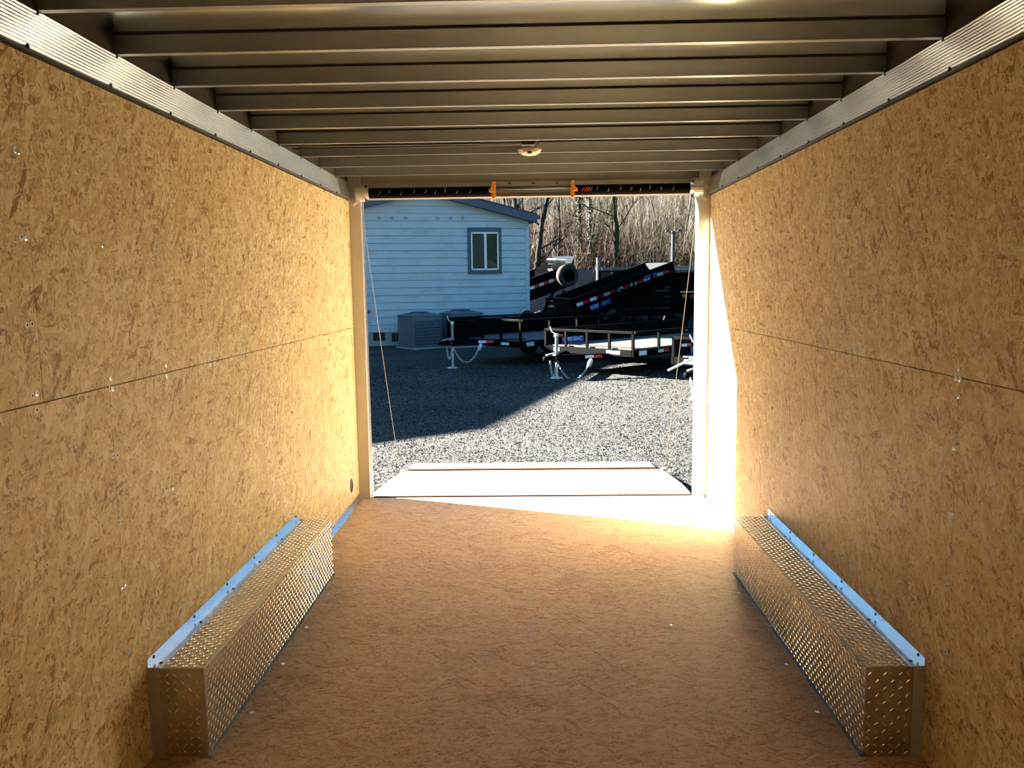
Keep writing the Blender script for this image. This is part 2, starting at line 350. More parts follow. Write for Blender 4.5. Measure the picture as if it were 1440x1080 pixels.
screws_on(floor, floor_s, 2, 0, None or (lambda u, v: u in (751, 993)), Vector((0, 0, 1)))

# ceiling: skin sheet with the roof bows as parts
cl = MB(); nx, n_ = 12, 19
ZR = 2.268
cl.box((-HW-.05, YB, ZR), (HW+.05, .12, ZR+.012), m_skin)
ceil = cl.build('ceiling', kind='structure', label='bare aluminium roof skin over steel bows')
bow = MB()
Lb = 1.245
bow.box((-Lb, 0, 2.2105), (Lb, .0015, ZR-.003), m_bow)                  # web
bow.box((-Lb, 0, 2.209), (Lb, .026, 2.2115), m_bow)                    # lower lip
bow.box((-Lb, -.003, ZR-.0045), (Lb, .004, ZR-.0005), m_dark)               # dark tape strip between bow and skin
bow.box((-Lb, .0245, 2.209), (Lb, .026, 2.222), m_bow)
bo = bow.build('roof_bow', ceil)
for i in range(21):
    y = .06-.4064*i
    o = bo if i == 0 else bo.copy()
    if i: COL.objects.link(o)
    o.location = (0, y, 0)
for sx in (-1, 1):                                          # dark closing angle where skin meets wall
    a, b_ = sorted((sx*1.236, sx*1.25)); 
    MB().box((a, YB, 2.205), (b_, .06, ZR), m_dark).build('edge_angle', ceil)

# ribbed rails along wall tops
def rail(side, sx):
    mb = MB(); n = 11
    z0, z1 = 2.096, 2.2085; x0, x1 = 1.214, 1.236
    prof = []
    for i in range(n):
        for t, d in ((0, -.003), (.10, -.003), (.16, .0012), (.4, .0032), (.64, .0032), (.86, .0012), (.94, -.003)):
            k = (i+t)/n; prof.append((x0+(x1-x0)*k-d, z0+(z1-z0)*k))
    prof.append((x1, z1))
    prof = [(1.229, z0-.001)]+prof
    vs = [(sx*x, y, z) for x, z in prof for y in (YB, -.02)]
    fs = [(2*i, 2*i+1, 2*i+3, 2*i+2) if sx > 0 else (2*i, 2*i+2, 2*i+3, 2*i+1) for i in range(len(prof)-1)]
    mb.add(vs, fs, m_rail)
    a, b_ = sorted((sx*x0, sx*1.2295)); mb.box((a, YB, z0-.006), (b_, -.02, z0-.0012), m_ac)
    o = mb.build('trim_1' if sx < 0 else 'trim_2', kind='structure', label='ribbed aluminium rail along the top of the '+side+' wall')
    a, b_ = sorted((sx*1.224, sx*1.2298)); MB().box((a, YB, z0-.0125), (b_, -.02, z0-.009), m_dark).build('shadow_gap_strip', o)  # dark strip standing in for the shade line below the rail
    sc = MB().lathe([(.007, 0), (.0065, .003), (.003, .0045), (.0001, .0046)], m_cord, n=10)
    pr = None
    for i in range(1, 15):
        for zz, xx in ((2.203, 1.2345), (2.097, 1.2135)):
            o2 = sc.build('rail_screw', o) if pr is None else pr.copy()
            if pr is None: pr = o2
            else: COL.objects.link(o2)
            o2.matrix_basis = Matrix.Translation((sx*xx, .06-.4064*i+(.0 if zz > 2.15 else -.09), zz)) @ Vector((-sx, 0, 0)).to_track_quat('Z', 'Y').to_matrix().to_4x4()
    # smooth joiner plate near the back end
    vs = [(sx*(x0-.006), -.32, z0), (sx*(x1-.006), -.32, z1), (sx*(x1-.006), -.02, z1), (sx*(x0-.006), -.02, z0)]
    j = MB().prism([Vector(p) for p in vs], (sx*.003, 0, 0), m_alu).build('joiner_plate', o)
rail('left', -1); rail('right', 1)

# rear frame posts, header
def post(n, sx):
    mb = MB()
    def bx(x0, x1, y0, y1, z0, z1, m_): a, b_ = sorted((sx*x0, sx*x1)); mb.box((a, y0, z0), (b_, y1, z1), m_)
    bx(1.152, 1.30, .002, .09, -.14, 2.26, m_post)
    bx(1.147, 1.152, .06, .092, -.10, 2.26, m_alu)
    bx(1.10, 1.23, -.015, .002, 2.14, 2.20, m_post)
    o = mb.build('trim_%d' % n, bevel=.003, kind='structure', label='rear door post on the '+('left' if sx < 0 else 'right'))
    r_ = MB().lathe([(.006, 0), (.005, .002), (.0001, .003)], m_zinc, n=8); pr = None
    for z in (.45, .56, 1.55, 1.64):
        o2 = r_.build('rivet', o) if pr is None else pr.copy()
        if pr is None: pr = o2
        else: COL.objects.link(o2)
        o2.matrix_basis = Matrix.Translation((sx*1.21, .002, z)) @ Vector((0, -1, 0)).to_track_quat('Z', 'Y').to_matrix().to_4x4()
    return o
post(3, -1); post(4, 1)
hd = MB()
hd.box((-1.165, .03, 2.098), (1.165, .10, 2.27), m_header)
hd.box((-1.165, .005, 2.098), (1.165, .03, 2.104), m_header)
hd.box((-1.165, .018, 2.128), (1.165, .03, 2.134), m_alu)
hd.box((-1.165, .02, 2.15), (1.165, .03, 2.20), m_header)
hd.build('trim_5', bevel=.002, kind='structure', label='steel header over the rear opening')
sill = MB().box((-1.165, .0, -.14), (1.165, .03, -.003), m_zinc).build('trim_6', kind='structure', label='sill at the rear edge of the floor')

# lever hooks at the post tops
for sx, nm in ((-1, 'left'), (1, 'right')):
    t = empty('spring_anchor', (sx*1.14, -.035, 2.13), label='square steel spring anchor bracket at the '+nm+' end of the header', cat='bracket')
    a = MB(); 
    for k in (0,): a.lathe([(.0001, -.036), (.055, -.036), (.055, .028), (.05, .034), (.02, .034), (.0001, .034)], m_post, Matrix.Rotation(math.pi/2*sx, 4, 'Y'), 20)
    a.build('drum', t, bevel=.002)
    MB().bar((0, -.02, -.045), (sx*.045, -.05, -.085), .010, .010, m_white).build('lever', t, label='pale bent lever hanging under the drum')
    MB().box((-sx*.04-.002, -.05, -.06), (-sx*.04+.002, .035, .05), m_dark).build('end_plate', t)
    for zz in (.03, -.03): MB().lathe([(.006, 0), (.006, .01), (.0001, .011)], m_redw, Matrix.Translation((-sx*.042, -.03, zz)) @ Matrix.Rotation(-sx*math.pi/2, 4, 'Y'), 10).build('bolt', t, label='red-painted bolt')

# torsion springs
def spring(nm, x0, x1, inner):
    t = empty('torsion_spring', ((x0+x1)/2, -.06, 2.128), label='long black coiled torsion spring on the '+nm+' half of the header', cat='spring')
    n = int(abs(x1-x0)/.010); pts = []
    c = (x0+x1)/2
    mb = MB(); prof = []
    for i in range(n+1):
        x = x0+(x1-x0)*i/n-c; prof += [(.032, x), (.036, x+.5*(x1-x0)/n)] if i < n else [(.032, x)]
    mb.lathe([(.0001, prof[0][1])]+prof+[(.0001, prof[-1][1])], m_spring, Matrix.Rotation(math.pi/2, 4, 'Y'), 14)
    mb.build('coil', t, smooth=True)
    MB().tube([(x0-c-.04, 0, .022), (x1-c+.04, 0, .022)], .004, m_zinc).build('tie_rod', t)
    e = MB(); ex = (x0 if inner > 0 else x1)-c
    e.lathe([(.0001, -.012), (.040, -.012), (.040, .012), (.0001, .012)], m_zinc, Matrix.Translation((ex, 0, 0)) @ Matrix.Rotation(math.pi/2, 4, 'Y'), 12); e.build('end_collar', t)
    for i in range(9):
        xx = x0-c+(x1-x0)*(.1+.09*i+.012*math.sin(i*5)); hh_ = .012*math.sin(i*2.3)
        MB().tube([(xx, -.0370, -.012+hh_*.6), (xx+.010, -.0380, hh_*.6), (xx+.005, -.0355, .012+hh_*.6)], .0010, m_zinc, 5).build('paint_mark', t, label='pale paint mark across the coils')
    if nm == 'right':
        for i in range(4): MB().tube([(x0-c+.04+.018*i, -.0365, -.012), (x0-c+.056+.018*i, -.0365, .012)], .0030, m_redw, 5).build('red_mark', t, label='red painted stripe')
spring('left', -1.09, -.255, 1); spring('right', .315, 1.09, -1)
for x, nm, sx in ((-.232, 'left', -1), (.292, 'right', 1)):
    t = empty('spring_clip', (x, -.06, 2.128), label='orange plastic cross-shaped clip at the inner end of the '+nm+' spring', cat='clip')
    a = MB(); a.box((-.012, -.045, -.044), (.012, -.03, .044), m_orange); a.box(sorted((0, sx*.034))[0:1][0:1] and (min(0, sx*.034), -.047, -.010), (max(0, sx*.034), -.03, .012), m_orange)
    a.box((-.012, -.03, .018), (.012, .07, .03), m_orange)
    a.lathe([(.013, 0), (.013, .012), (.0001, .013)], m_orange, Matrix.Translation((0, -.077, .044)) , 12); a.lathe([(.013, 0), (.013, -.012), (.0001, -.013)], m_orange, Matrix.Translation((0, -.077, -.044)), 12)
    a.build('clip_body', t, bevel=.003)
rd = MB().tube([(-.23, -.052, 2.148), (.29, -.052, 2.148)], .013, m_steel, 12)
tag(rd.build('torsion_shaft', smooth=True), 'bare steel shaft between the two orange clips', 'shaft')
for x in (-.13, .03, .19):
    b_ = MB().lathe([(.007, 0), (.006, .006), (.0001, .007)], m_cord, Matrix.Translation((x, -.02, 2.183)) @ Matrix.Rotation(math.pi/2, 4, 'X'), 10)
    b_.box((x+.006, -.024, 2.176), (x+.015, -.018, 2.186), m_redw); b_.box((x-.001, -.005, 2.18), (x+.001, .025, 2.186), m_cord)
    tag(b_.build('header_bolt'), {-.13: 'left', .03: 'middle', .19: 'right'}[x]+'most'.replace('middlemost', 'middle')*(x != .03)+' of three dark bolts above the bare steel shaft', 'bolt', 'bolts above the shaft')

# dome light and its wiring
t = empty('dome_light', (.01, -1.27, 2.2085), label='round cream dome light fixed under a roof bow', cat='ceiling light')
MB().lathe([(.0001, 0), (.062, 0), (.062, -.006), (.0001, -.006)], m_white, n=32).build('base', t)
MB().lathe([(.060, -.006), (.055, -.017), (.036, -.028), (.014, -.032), (.0001, -.0325)], m_cream, n=32).build('lens', t, smooth=True)
MB().box((-.012, -.045, -.030), (.012, -.077, -.022), m_edge).build('switch', t)
def arc(p, q, h, n=8):
    p = Vector(p); q = Vector(q); return [p.lerp(q, i/n)+Vector((0, 0, h*math.sin(math.pi*i/n))) for i in range(n+1)]
wm = MB().tube(arc((-.03, -.07, .03), (0, -.05, .0), .02), .0022, m_cord, 6); wm.tube(arc((.01, -.05, .003), (.055, -.065, .035), -.014), .0022, m_cord, 6); wm.build('wire_tail', t)
hb = MB().tube([(-1.22, -1.50, 2.214), (-.8, -1.47, 2.214), (-.3, -1.44, 2.217), (.03, -1.42, 2.219)], .007, m_cord, 8)
hb.tube([(-1.22, -1.38, 2.213), (-.6, -1.38, 2.216), (.03, -1.38, 2.219)], .0055, m_cord, 8)
h0 = hb.build('wiring_loom'); tag(h0, 'black wires running across the ceiling to the dome light', 'wiring')
MB().box((-.03, -1.43, 2.209), (.035, -1.37, 2.232), m_cord).build('connector', h0)
MB().tube([(.04, -1.41, 2.23), (.06, -1.41, 2.23)], .003, m_redw, 6).build('red_wire', h0)

# ------------------------------------------------------------------ wheel boxes with raised diamond tread
def tread(mb, o, e1, e2, L1, L2, mat, p=.0185, h=.0015, ln=.0100, wd=.0028, margin=.008):
    o = Vector(o); e1 = Vector(e1); e2 = Vector(e2); n = e1.cross(e2)
    i = 0; a = margin+.004
    while a < L1-margin:
        b_ = margin+.004; j = 0
        while b_ < L2-margin:
            s_ = 1 if (i+j) % 2 else -1
            d = (e1+e2*s_).normalized(); q = n.cross(d); c = o+e1*a+e2*b_
            vs = [c-d*ln, c-d*ln*.3+q*wd, c+d*ln*.3+q*wd, c+d*ln, c+d*ln*.3-q*wd, c-d*ln*.3-q*wd, c-d*ln*.45+n*h, c+d*ln*.45+n*h]
            mb.add(vs, [(0, 6, 1), (1, 6, 7, 2), (2, 7, 3), (3, 7, 4), (4, 7, 6, 5), (5, 6, 0)], mat)
            b_ += p; j += 1
        a += p; i += 1
def wheel_box(nm, sx):
    y0, y1, h, xb = -3.2675, -1.5634, .2987, 1.0466
    w_ = HW-xb
    t = empty('wheel_box', (sx*(xb+w_/2), (y0+y1)/2, 0), label='long diamond-plate wheel box against the '+nm+' wall', cat='wheel box')
    T = Vector(t.location); ly = (y1-y0)/2; lx = w_/2-.001
    inner = -sx*lx     # local x of the face towards the aisle
    def X(p): return Vector(p)
    mb = MB(); a, b_ = sorted((inner, inner+sx*.002)); mb.box((a, -ly, .0), (b_, ly, h-.002), m_plate)
    if sx < 0: tread(mb, (inner, -ly, 0), (0, 1, 0), (0, 0, 1), 2*ly, h, m_plate)
    else: tread(mb, (inner, ly, 0), (0, -1, 0), (0, 0, 1), 2*ly, h, m_plate)
    mb.build('side_panel', t)
    mb = MB(); mb.box((-lx, -ly, h-.002), (lx, ly, h), m_plate); tread(mb, (-lx, -ly, h), (1, 0, 0), (0, 1, 0), 2*lx, 2*ly, m_plate); mb.build('top_panel', t)
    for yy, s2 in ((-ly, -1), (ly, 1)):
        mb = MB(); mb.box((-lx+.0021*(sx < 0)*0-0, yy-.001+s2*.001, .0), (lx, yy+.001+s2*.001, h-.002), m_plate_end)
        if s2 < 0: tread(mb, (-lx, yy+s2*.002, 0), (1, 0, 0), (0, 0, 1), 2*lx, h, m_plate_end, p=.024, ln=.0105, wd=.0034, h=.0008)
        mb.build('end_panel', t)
    # folded edge, floor flange, wall angle
    a, b_ = sorted((inner, inner-sx*.004)); MB().box((a, -ly, h-.003), (b_, ly, h+.0012), m_white).build('edge_bead', t)
    a, b_ = sorted((inner, inner-sx*.008)); MB().box((a, -ly, 0), (b_, ly, .0015), m_ac).build('floor_flange', t)
    mb = MB(); wx = sx*lx
    a, b_ = sorted((wx, wx-sx*.040)); mb.box((a, -ly-.004, h+.0012), (b_, ly+.02, h+.0042), m_trimblue)
    a, b_ = sorted((wx, wx-sx*.003)); mb.box((a, -ly-.004, h+.0042), (b_, ly+.02, h+.030), m_trimblue)
    a, b_ = sorted((wx, wx-sx*.036)); mb.box((a, -ly-.006, .0), (b_, -ly-.0035, h+.001), m_alu)
    ang = mb.build('wall_angle', t, label='bright aluminium angle joining box and wall')
    pr = None
    for k in range(6):
        yy = -ly+.03+k*(2*ly-.06)/5
        for q, (pp, nn) in enumerate((((wx-sx*.030, yy, h+.0042), (0, 0, 1)), ((wx-sx*.003, yy+.01, h+.02), (-sx, 0, 0)))):
            if pr is None: o = MB().lathe([(.006, 0), (.0055, .002), (.002, .003), (.0001, .0025)], m_cord, n=10).build('screw', ang); pr = o
            else: o = pr.copy(); COL.objects.link(o)
            o.matrix_basis = Matrix.Translation(pp) @ Vector(nn).to_track_quat('Z', 'Y').to_matrix().to_4x4()
    return t
wheel_box('left', -1); wheel_box('right', 1)
mb = MB().box((-HW, -1.50, .0), (-HW+.028, -.004, .003), m_trimblue); mb.box((-HW, -1.50, .003), (-HW+.003, -.004, .04), m_trimblue)
bl = mb.build('baseboard_left', kind='structure', label='narrow aluminium angle between left wall and floor behind the wheel box')
mb = MB().box((HW-.028, -1.50, .0), (HW, -.004, .003), m_trimblue); mb.box((HW-.003, -1.50, .003), (HW, -.004, .04), m_trimblue)
mb.build('baseboard_right', kind='structure')
for k in range(5):
    o = MB().lathe([(.005, 0), (.0045, .002), (.0001, .002)], m_cord, Matrix.Translation((-HW+.018, -1.3+.29*k, .003)), 8).build('screw', bl)
# rubber grommet low on the left wall
t = MB().lathe([(.0001, .001), (.024, .001), (.026, .005), (.036, .006), (.040, .001)], m_cord, n=24).build('wall_grommet', smooth=False)
tag(t, 'round black rubber grommet low on the left wall by the door', 'grommet'); t.matrix_basis = Matrix.Translation((-HW, -.252, .157)) @ Matrix.Rotation(math.pi/2, 4, 'Y') @ Matrix.Diagonal((1.25, .95, 1, 1))

# ------------------------------------------------------------------ ramp door and cables
t = empty('ramp_door', (0, .03, -.005), label='sunlit plywood ramp door lowered onto the gravel', cat='ramp door')
def rp(y, x, dz=0): return Vector((x, y, -.012-.133*y+dz))
out = [(.03, -1.145), (.25, -1.18), (.85, -1.225), (1.6, -1.245), (2.0, -1.245), (2.1, -1.225), (2.1, 1.215), (2.0, 1.24), (1.6, 1.235), (.85, 1.21), (.25, 1.165), (.03, 1.135)]
MB().prism([rp(y, x) for y, x in out][::-1], (0, 0, .012), m_ramp).build('deck_panel', t)
MB().prism([rp(y, x, -.045) for y, x in out][::-1], (0, 0, .0445), m_white).build('outer_skin', t)
MB().box((-1.14, .018, -.012), (1.135, .034, .009), m_edge).build('hinge_board', t, label='bare brown plywood edge at the hinge')
MB().tube([(-1.14, .008, -.008), (1.135, .008, -.008)], .008, m_zinc, 8).build('hinge', t)
MB().prism([rp(2.115, -1.205, .004), rp(2.56, -1.205, .03), rp(2.56, 1.195, .03), rp(2.115, 1.195, .004)][::-1], (0, 0, .018), m_ramp).build('end_flap', t)
MB().bar(rp(2.108, -1.205, .022), rp(2.108, 1.195, .022), .012, .024, m_edge).build('flap_hinge', t, label='brown plywood line where the flap folds')
for sx in (-1, 1): MB().box((sx*1.25-.02, 2.0, -.285), (sx*1.25+.02, 2.06, -.255), m_zinc).build('cable_bracket', t)
for sx, nm, a, b_ in ((-1, 'left', (-1.15, .03, 2.05), (-1.27, 2.04, -.27)), (1, 'right', (1.15, .03, 2.05), (1.26, 2.04, -.27))):
    a = Vector(a); b_ = Vector(b_)
    pts = [a.lerp(b_, i/16)+Vector((0, 0, -.04*math.sin(math.pi*i/16))) for i in range(17)]
    c = MB().tube(pts, .0019, m_wire, 6).build('support_cable'); tag(c, 'thin steel cable from the '+nm+' post top to the ramp', 'cable')

# ------------------------------------------------------------------ gravel yard
MB().box((-60, -30, G-.3), (60, 40, G), m_gravel).build('yard_ground', kind='structure', label='grey gravel yard')
rnd = random.Random(3); st = MB()
ico = [Vector(p).normalized() for p in ((0, 0, 1), (.9, 0, .3), (.28, .85, .3), (-.72, .53, .3), (-.72, -.53, .3), (.28, -.85, .3), (0, 0, -1))]
icf = [(0, 1, 2), (0, 2, 3), (0, 3, 4), (0, 4, 5), (0, 5, 1), (6, 2, 1), (6, 3, 2), (6, 4, 3), (6, 5, 4), (6, 1, 5)]
for i in range(20000):
    y = 1.2+12*rnd.random()**1.35; x = rnd.uniform(-1, 1)*(1.2+.32*(y+1))
    if y < 2.62 and abs(x) < 1.3: continue
    r = rnd.uniform(.005, .013)*(1+.04*y); a = rnd.random()*6.3; c, s_ = math.cos(a), math.sin(a)
    sx, sy, sz = rnd.uniform(.7, 1.5), rnd.uniform(.7, 1.2), rnd.uniform(.5, .95)
    vs = [(x+r*(p.x*sx*c-p.y*sy*s_), y+r*(p.x*sx*s_+p.y*sy*c), G+r*.35+r*p.z*sz) for p in ico]
    st.add(vs, icf, STONE[rnd.choices((0, 1, 2, 3), (3, 4, 3, .6))[0]])
st.build('gravel_stones', kind='stuff', label='loose grey crushed gravel behind the trailer', cat='gravel')

# ------------------------------------------------------------------ house
HW0 = Vector((-.077, 21.068, G)); HT = Vector((.96512, .26181, 0)); HN = Vector((.26181, -.96512, 0))   # corner, along wall, outward
HM = Matrix(((HT.x, -HN.x, 0, HW0.x), (HT.y, -HN.y, 0, HW0.y), (0, 0, 1, HW0.z), (0, 0, 0, 1)))      # local: x along wall, y inward, z up
house = empty('house', label='pale lap-sided single-storey house with slate trim and low gable roof', cat='house'); house.matrix_world = HM
SL, PKX, PKZ = -6.6, -3.3, 4.63
def rake(x): return PKZ-.245*(x-PKX) if x > PKX else PKZ-.245*(PKX-x)
mb = MB(); z = .42
while z < PKZ-.02:
    z1 = min(z+.226, PKZ)
    def lim(zz):
        zz = min(zz, PKZ); d = (PKZ-zz)/.245; return max(SL, PKX-d), min(0, PKX+d)
    (a0, b0), (a1, b1) = lim(z), lim(z1)
    zt = z1-.016
    mb.add([(a0, -.042, z), (b0, -.042, z), (b1, -.030, zt), (a1, -.030, zt), (a0, .0, z), (b0, .0, z), (a1, 0, zt), (b1, 0, zt)], [(0, 1, 2, 3), (4, 5, 1, 0), (3, 2, 7, 6)], m_siding)
    z += .226
mb.box((SL, 0, 0), (0, .1, 3.65), m_found); mb.box((-.1, .1, 0), (0, 4.2, 3.5), m_siding); mb.box((SL, .1, 0), (SL+.1, 4.2, 3.5), m_siding); mb.box((SL, 4.1, 0), (0, 4.2, 3.5), m_siding)
mb.add([(SL, .0, 3.6), (0, .0, 3.6), (0, .0, rake(0)), (PKX, .0, PKZ), (SL, .0, rake(SL))], [(0, 1, 2, 3, 4)], m_siding)
mb.build('siding_wall', house)
MB().box((SL, -.03, 0), (0, -.001, .40), m_found).build('foundation_skirt', house)
MB().box((-.11, -.052, .0), (.02, .0, 3.66), m_siding).build('corner_board', house)
mb = MB()
for sx, e in ((1, .22), (-1, SL-.22)):
    mb.prism([Vector((PKX, -.34, rake(PKX)-.02)), Vector((e, -.34, rake(e)-.02)), Vector((e, -.34, rake(e)+.22)), Vector((PKX, -.34, rake(PKX)+.22))], (0, .035, 0), m_trimhouse)
mb.build('rake_board', house)
mb = MB()
for e in (.22, SL-.22):
    mb.prism([Vector((PKX, -.36, rake(PKX)+.22)), Vector((e, -.36, rake(e)+.22)), Vector((e, -.36, rake(e)+.26)), Vector((PKX, -.36, rake(PKX)+.26))], (0, 4.8, 0), m_roofh)
    mb.prism([Vector((PKX, -.30, rake(PKX)-.0)), Vector((e, -.30, rake(e)-.0)), Vector((e, -.30, rake(e)+.02)), Vector((PKX, -.30, rake(PKX)+.02))], (0, 4.7, 0), m_trimhouse)
mb.build('roof', house)
MB().box((.20, -.34, rake(.2)+.1), (.32, 4.4, rake(.2)+.2), m_trimhouse).build('gutter', house)
# window
wx0, wx1, wz0, wz1 = -1.97, -.89, 2.17, 3.61
win = MB(); 
win.box((wx0, -.065, wz0), (wx0+.10, -.0, wz1), m_trimhouse); win.box((wx1-.10, -.065, wz0), (wx1, 0, wz1), m_trimhouse)
win.box((wx0, -.068, wz1-.14), (wx1, 0, wz1), m_trimhouse); win.box((wx0, -.068, wz0), (wx1, 0, wz0+.12), m_trimhouse)
win = win.build('window', house)
a0, a1, c0, c1 = wx0+.10, wx1-.10, wz0+.12, wz1-.14; am = (a0+a1)/2+.02
f = MB()
for p in (((a0, c0), (a0+.045, c1)), ((a1-.045, c0), (a1, c1)), ((am-.04, c0), (am+.035, c1)), ((a0, c0), (a1, c0+.05)), ((a0, c1-.05), (a1, c1))):
    f.box((p[0][0], -.095, p[0][1]), (p[1][0], -.05, p[1][1]), m_white)
f.build('sash_frame', win)
MB().box((a0, -.056, c0), (a1, -.045, c1), m_acg).build('room_backing', win)
cu = MB()
for i in range(10):
    x = am+.045+i*(a1-am-.09)/10; cu.box((x, -.068, c0+.05), (x+.05, -.060, c1-.05), m_curtain)
for i in range(9):
    x = a0+.06+i*.035; cu.box((x, -.067, c0+.05), (x+.012, -.060, c1-.05), m_curtain)
cu.build('curtain', win)
MB().prism([Vector((am+.04, -.073, c0+.35)), Vector((a1-.05, -.073, c0+.12)), Vector((a1-.05, -.073, c0+.52)), Vector((am+.2, -.073, c0+.74)), Vector((am+.04, -.073, c0+.78))], (0, .003, 0), m_green_reflection).build('green_reflection', win)  # green patch painting a reflection in the right pane
MB().prism([Vector((am+.05, -.077, c0+.22)), Vector((a1-.08, -.077, c0+.08)), Vector((a1-.05, -.077, c0+.16)), Vector((am+.18, -.077, c0+.30))], (0, .003, 0), m_white).build('white_cloth', win)
MB().box((a0+.04, -.084, c0+.04), (am-.035, -.081, c1-.04), m_glass).build('pane', win)
MB().box((am+.03, -.090, c0+.04), (a1-.04, -.087, c1-.04), m_glass).build('pane', win)
for x in (-4.68, -4.28, -3.88, -2.89, -2.49, -2.11):
    z = 3.89
    MB().lathe([(.055, -.006), (.06, .004), (.03, .010), (.0001, .008)], m_found, Matrix.Translation((x, -.042, z)) @ Matrix.Rotation(math.pi/2, 4, 'X'), 16).build('wall_plug', house)
for x0, x1, z0, z1 in ((-4.98, -4.62, .16, .42), (-4.42, -4.2, .12, .38)):
    v = MB().box((x0, -.045, z0), (x1, -.031, z1), m_dark); v.box((x0+(x1-x0)*.6, -.05, z0), (x0+(x1-x0)*.65, -.044, z1), m_found); v.build('crawlspace_vent', house)
mb = MB(); mb.box((-5.32, -.14, .92), (-5.14, -.02, 1.28), m_ac); mb.box((-5.14, -.10, 1.0), (-5.04, -.02, 1.12), m_ac); mb.tube([(-5.16, -.05, .92), (-5.16, -.05, .05)], .018, m_ac, 8)
mb.build('meter_box', house)

def on_house(x, y): return HM @ Vector((x, y, 0))
# air conditioners
def ac_unit(loc, rz, s, label, label2=None):
    t = empty('air_conditioner', loc, rz, label=label, cat='air conditioner')
    h = s*.98
    b = MB(); b.box((-s/2, -s/2, .05), (s/2, s/2, h), m_ac); b.build('case', t, bevel=.02)
    g = MB()
    for k in range(8):
        z = .12+k*(h-.2)/8; g.box((-s/2+.06, -s/2-.012, z), (s/2-.03, -s/2-.002, z+.055*s), m_acg)
    g.build('louvred_side', t, label='side with long dark louvre slots')
    l = MB(); l.box((-s/2-.015, -s/2-.015, h), (s/2+.015, s/2+.015, h+.03), m_ac)
    l.add([(-s/2, -s/2, h+.03), (s/2, -s/2, h+.03), (s/2, s/2, h+.03), (-s/2, s/2, h+.03), (-s*.25, -s*.25, h+.10), (s*.25, -s*.25, h+.10), (s*.25, s*.25, h+.10), (-s*.25, s*.25, h+.10)], [(0, 1, 5, 4), (1, 2, 6, 5), (2, 3, 7, 6), (3, 0, 4, 7), (4, 5, 6, 7)], m_ac); l.build('lid', t)
    c = MB(); c.lathe([(s*.32, h+.085), (s*.28, h+.125), (s*.14, h+.135), (.0001, h+.137)], m_acg, n=20); c.build('fan_guard', t)
    MB().box((-s/2-.05, -s/2-.05, -.0), (s/2+.05, s/2+.05, .048), m_found).build('pad', t)
    MB().box((s*.22, -s/2-.016, h*.72), (s*.34, -s/2-.0125, h*.77), m_blue).build('badge', t)
    return t
ac_unit((-3.30, 18.75, G), math.radians(36), .96, 'larger grey-blue air conditioner, nearer the left post of the opening')
ac_unit((-2.10, 19.15, G), math.radians(28), 1.0, 'dark-topped air conditioner half hidden behind the black trailer rail')
tag(MB().prism([(-4.95, 16.9, G+.02), (-4.6, 16.95, G+.02), (-4.1, 16.3, G+.02), (-4.35, 16.2, G+.02)], (0, 0, .05), m_fence).build('board'), 'weathered board lying on the gravel by the house', 'board')
mb = MB().lathe([(.0001, 0), (.19, 0), (.2, .6), (.22, .8), (.18, .94), (.1, 1.01), (.0001, 1.03)], m_rubber, Matrix.Translation((-.12, 20.2, G)), 20); tag(mb.build('barrel', smooth=True), 'dark round-topped barrel at the right corner of the house', 'barrel')

# unseen block added at left to throw the long shade over the yard
shade_caster = empty('shade_block', label='unseen tan block added left of the yard to cast the long shadow', cat='shadow_caster')
tip = Vector((-.528, 4.695, G)); h = 6.2; k = h/SUN_DIR.z
T0 = Vector((tip.x+SUN_DIR.x*k, tip.y+SUN_DIR.y*k, 0)); d1 = Vector((.276, .961, 0)); d2 = Vector((-.79, -.613, 0))
A1 = T0+d1*13.5; B1 = T0+d2*9
foot = [B1, T0, A1, A1+Vector((-9, 3, 0)), B1+Vector((-9, 3, 0))]
MB().prism([Vector((p.x, p.y, G)) for p in foot], (0, 0, h-.15), m_shade_block).build('shade_block_wall', shade_caster)
cen = sum(foot, Vector())/5
MB().prism([Vector((p.x, p.y, G+h-.15)) for p in foot], (0, 0, .15), m_roofh).build('shade_block_top', shade_caster)
up_ = [A1-d1*4, A1, A1+Vector((-5, 1.67, 0)), A1+Vector((-5, 1.67, 0))-d1*4]
MB().prism([Vector((p.x, p.y, G+h)) for p in up_], (0, 0, 4.6), m_shade_block).build('upper_shade_block', shade_caster)  # second block added on top to keep the mesh gate in shade

# ------------------------------------------------------------------ trailers
def catenary(a, b, sag, n=14):
    a = Vector(a); b = Vector(b); return [a.lerp(b, i/n)+Vector((0, 0, -sag*4*(i/n)*(1-i/n))) for i in range(n+1)]
def chain(mb, pts, r=.011, mat=None):
    mat = mat or m_chain
    L_ = 0; pos = []; step = .038
    for a, b_ in zip(pts[:-1], pts[1:]):
        d = (b_-a).length; n = max(1, round(d/step))
        for k in range(n): pos.append((a.lerp(b_, k/n), a.lerp(b_, (k+1)/n)))
    for i, (a, b_) in enumerate(pos):
        d = (b_-a).normalized(); q = d.cross(Vector((0, 0, 1))); q = (q if q.length > .1 else Vector((1, 0, 0))).normalized()
        if i % 2: q = d.cross(q)
        e = d*.008
        mb.tube([a-e, a+(b_-a)*.2+q*.016, b_-(b_-a)*.2+q*.016, b_+e, b_-(b_-a)*.2-q*.016, a+(b_-a)*.2-q*.016, a-e], r*.5, mat, 4, False)
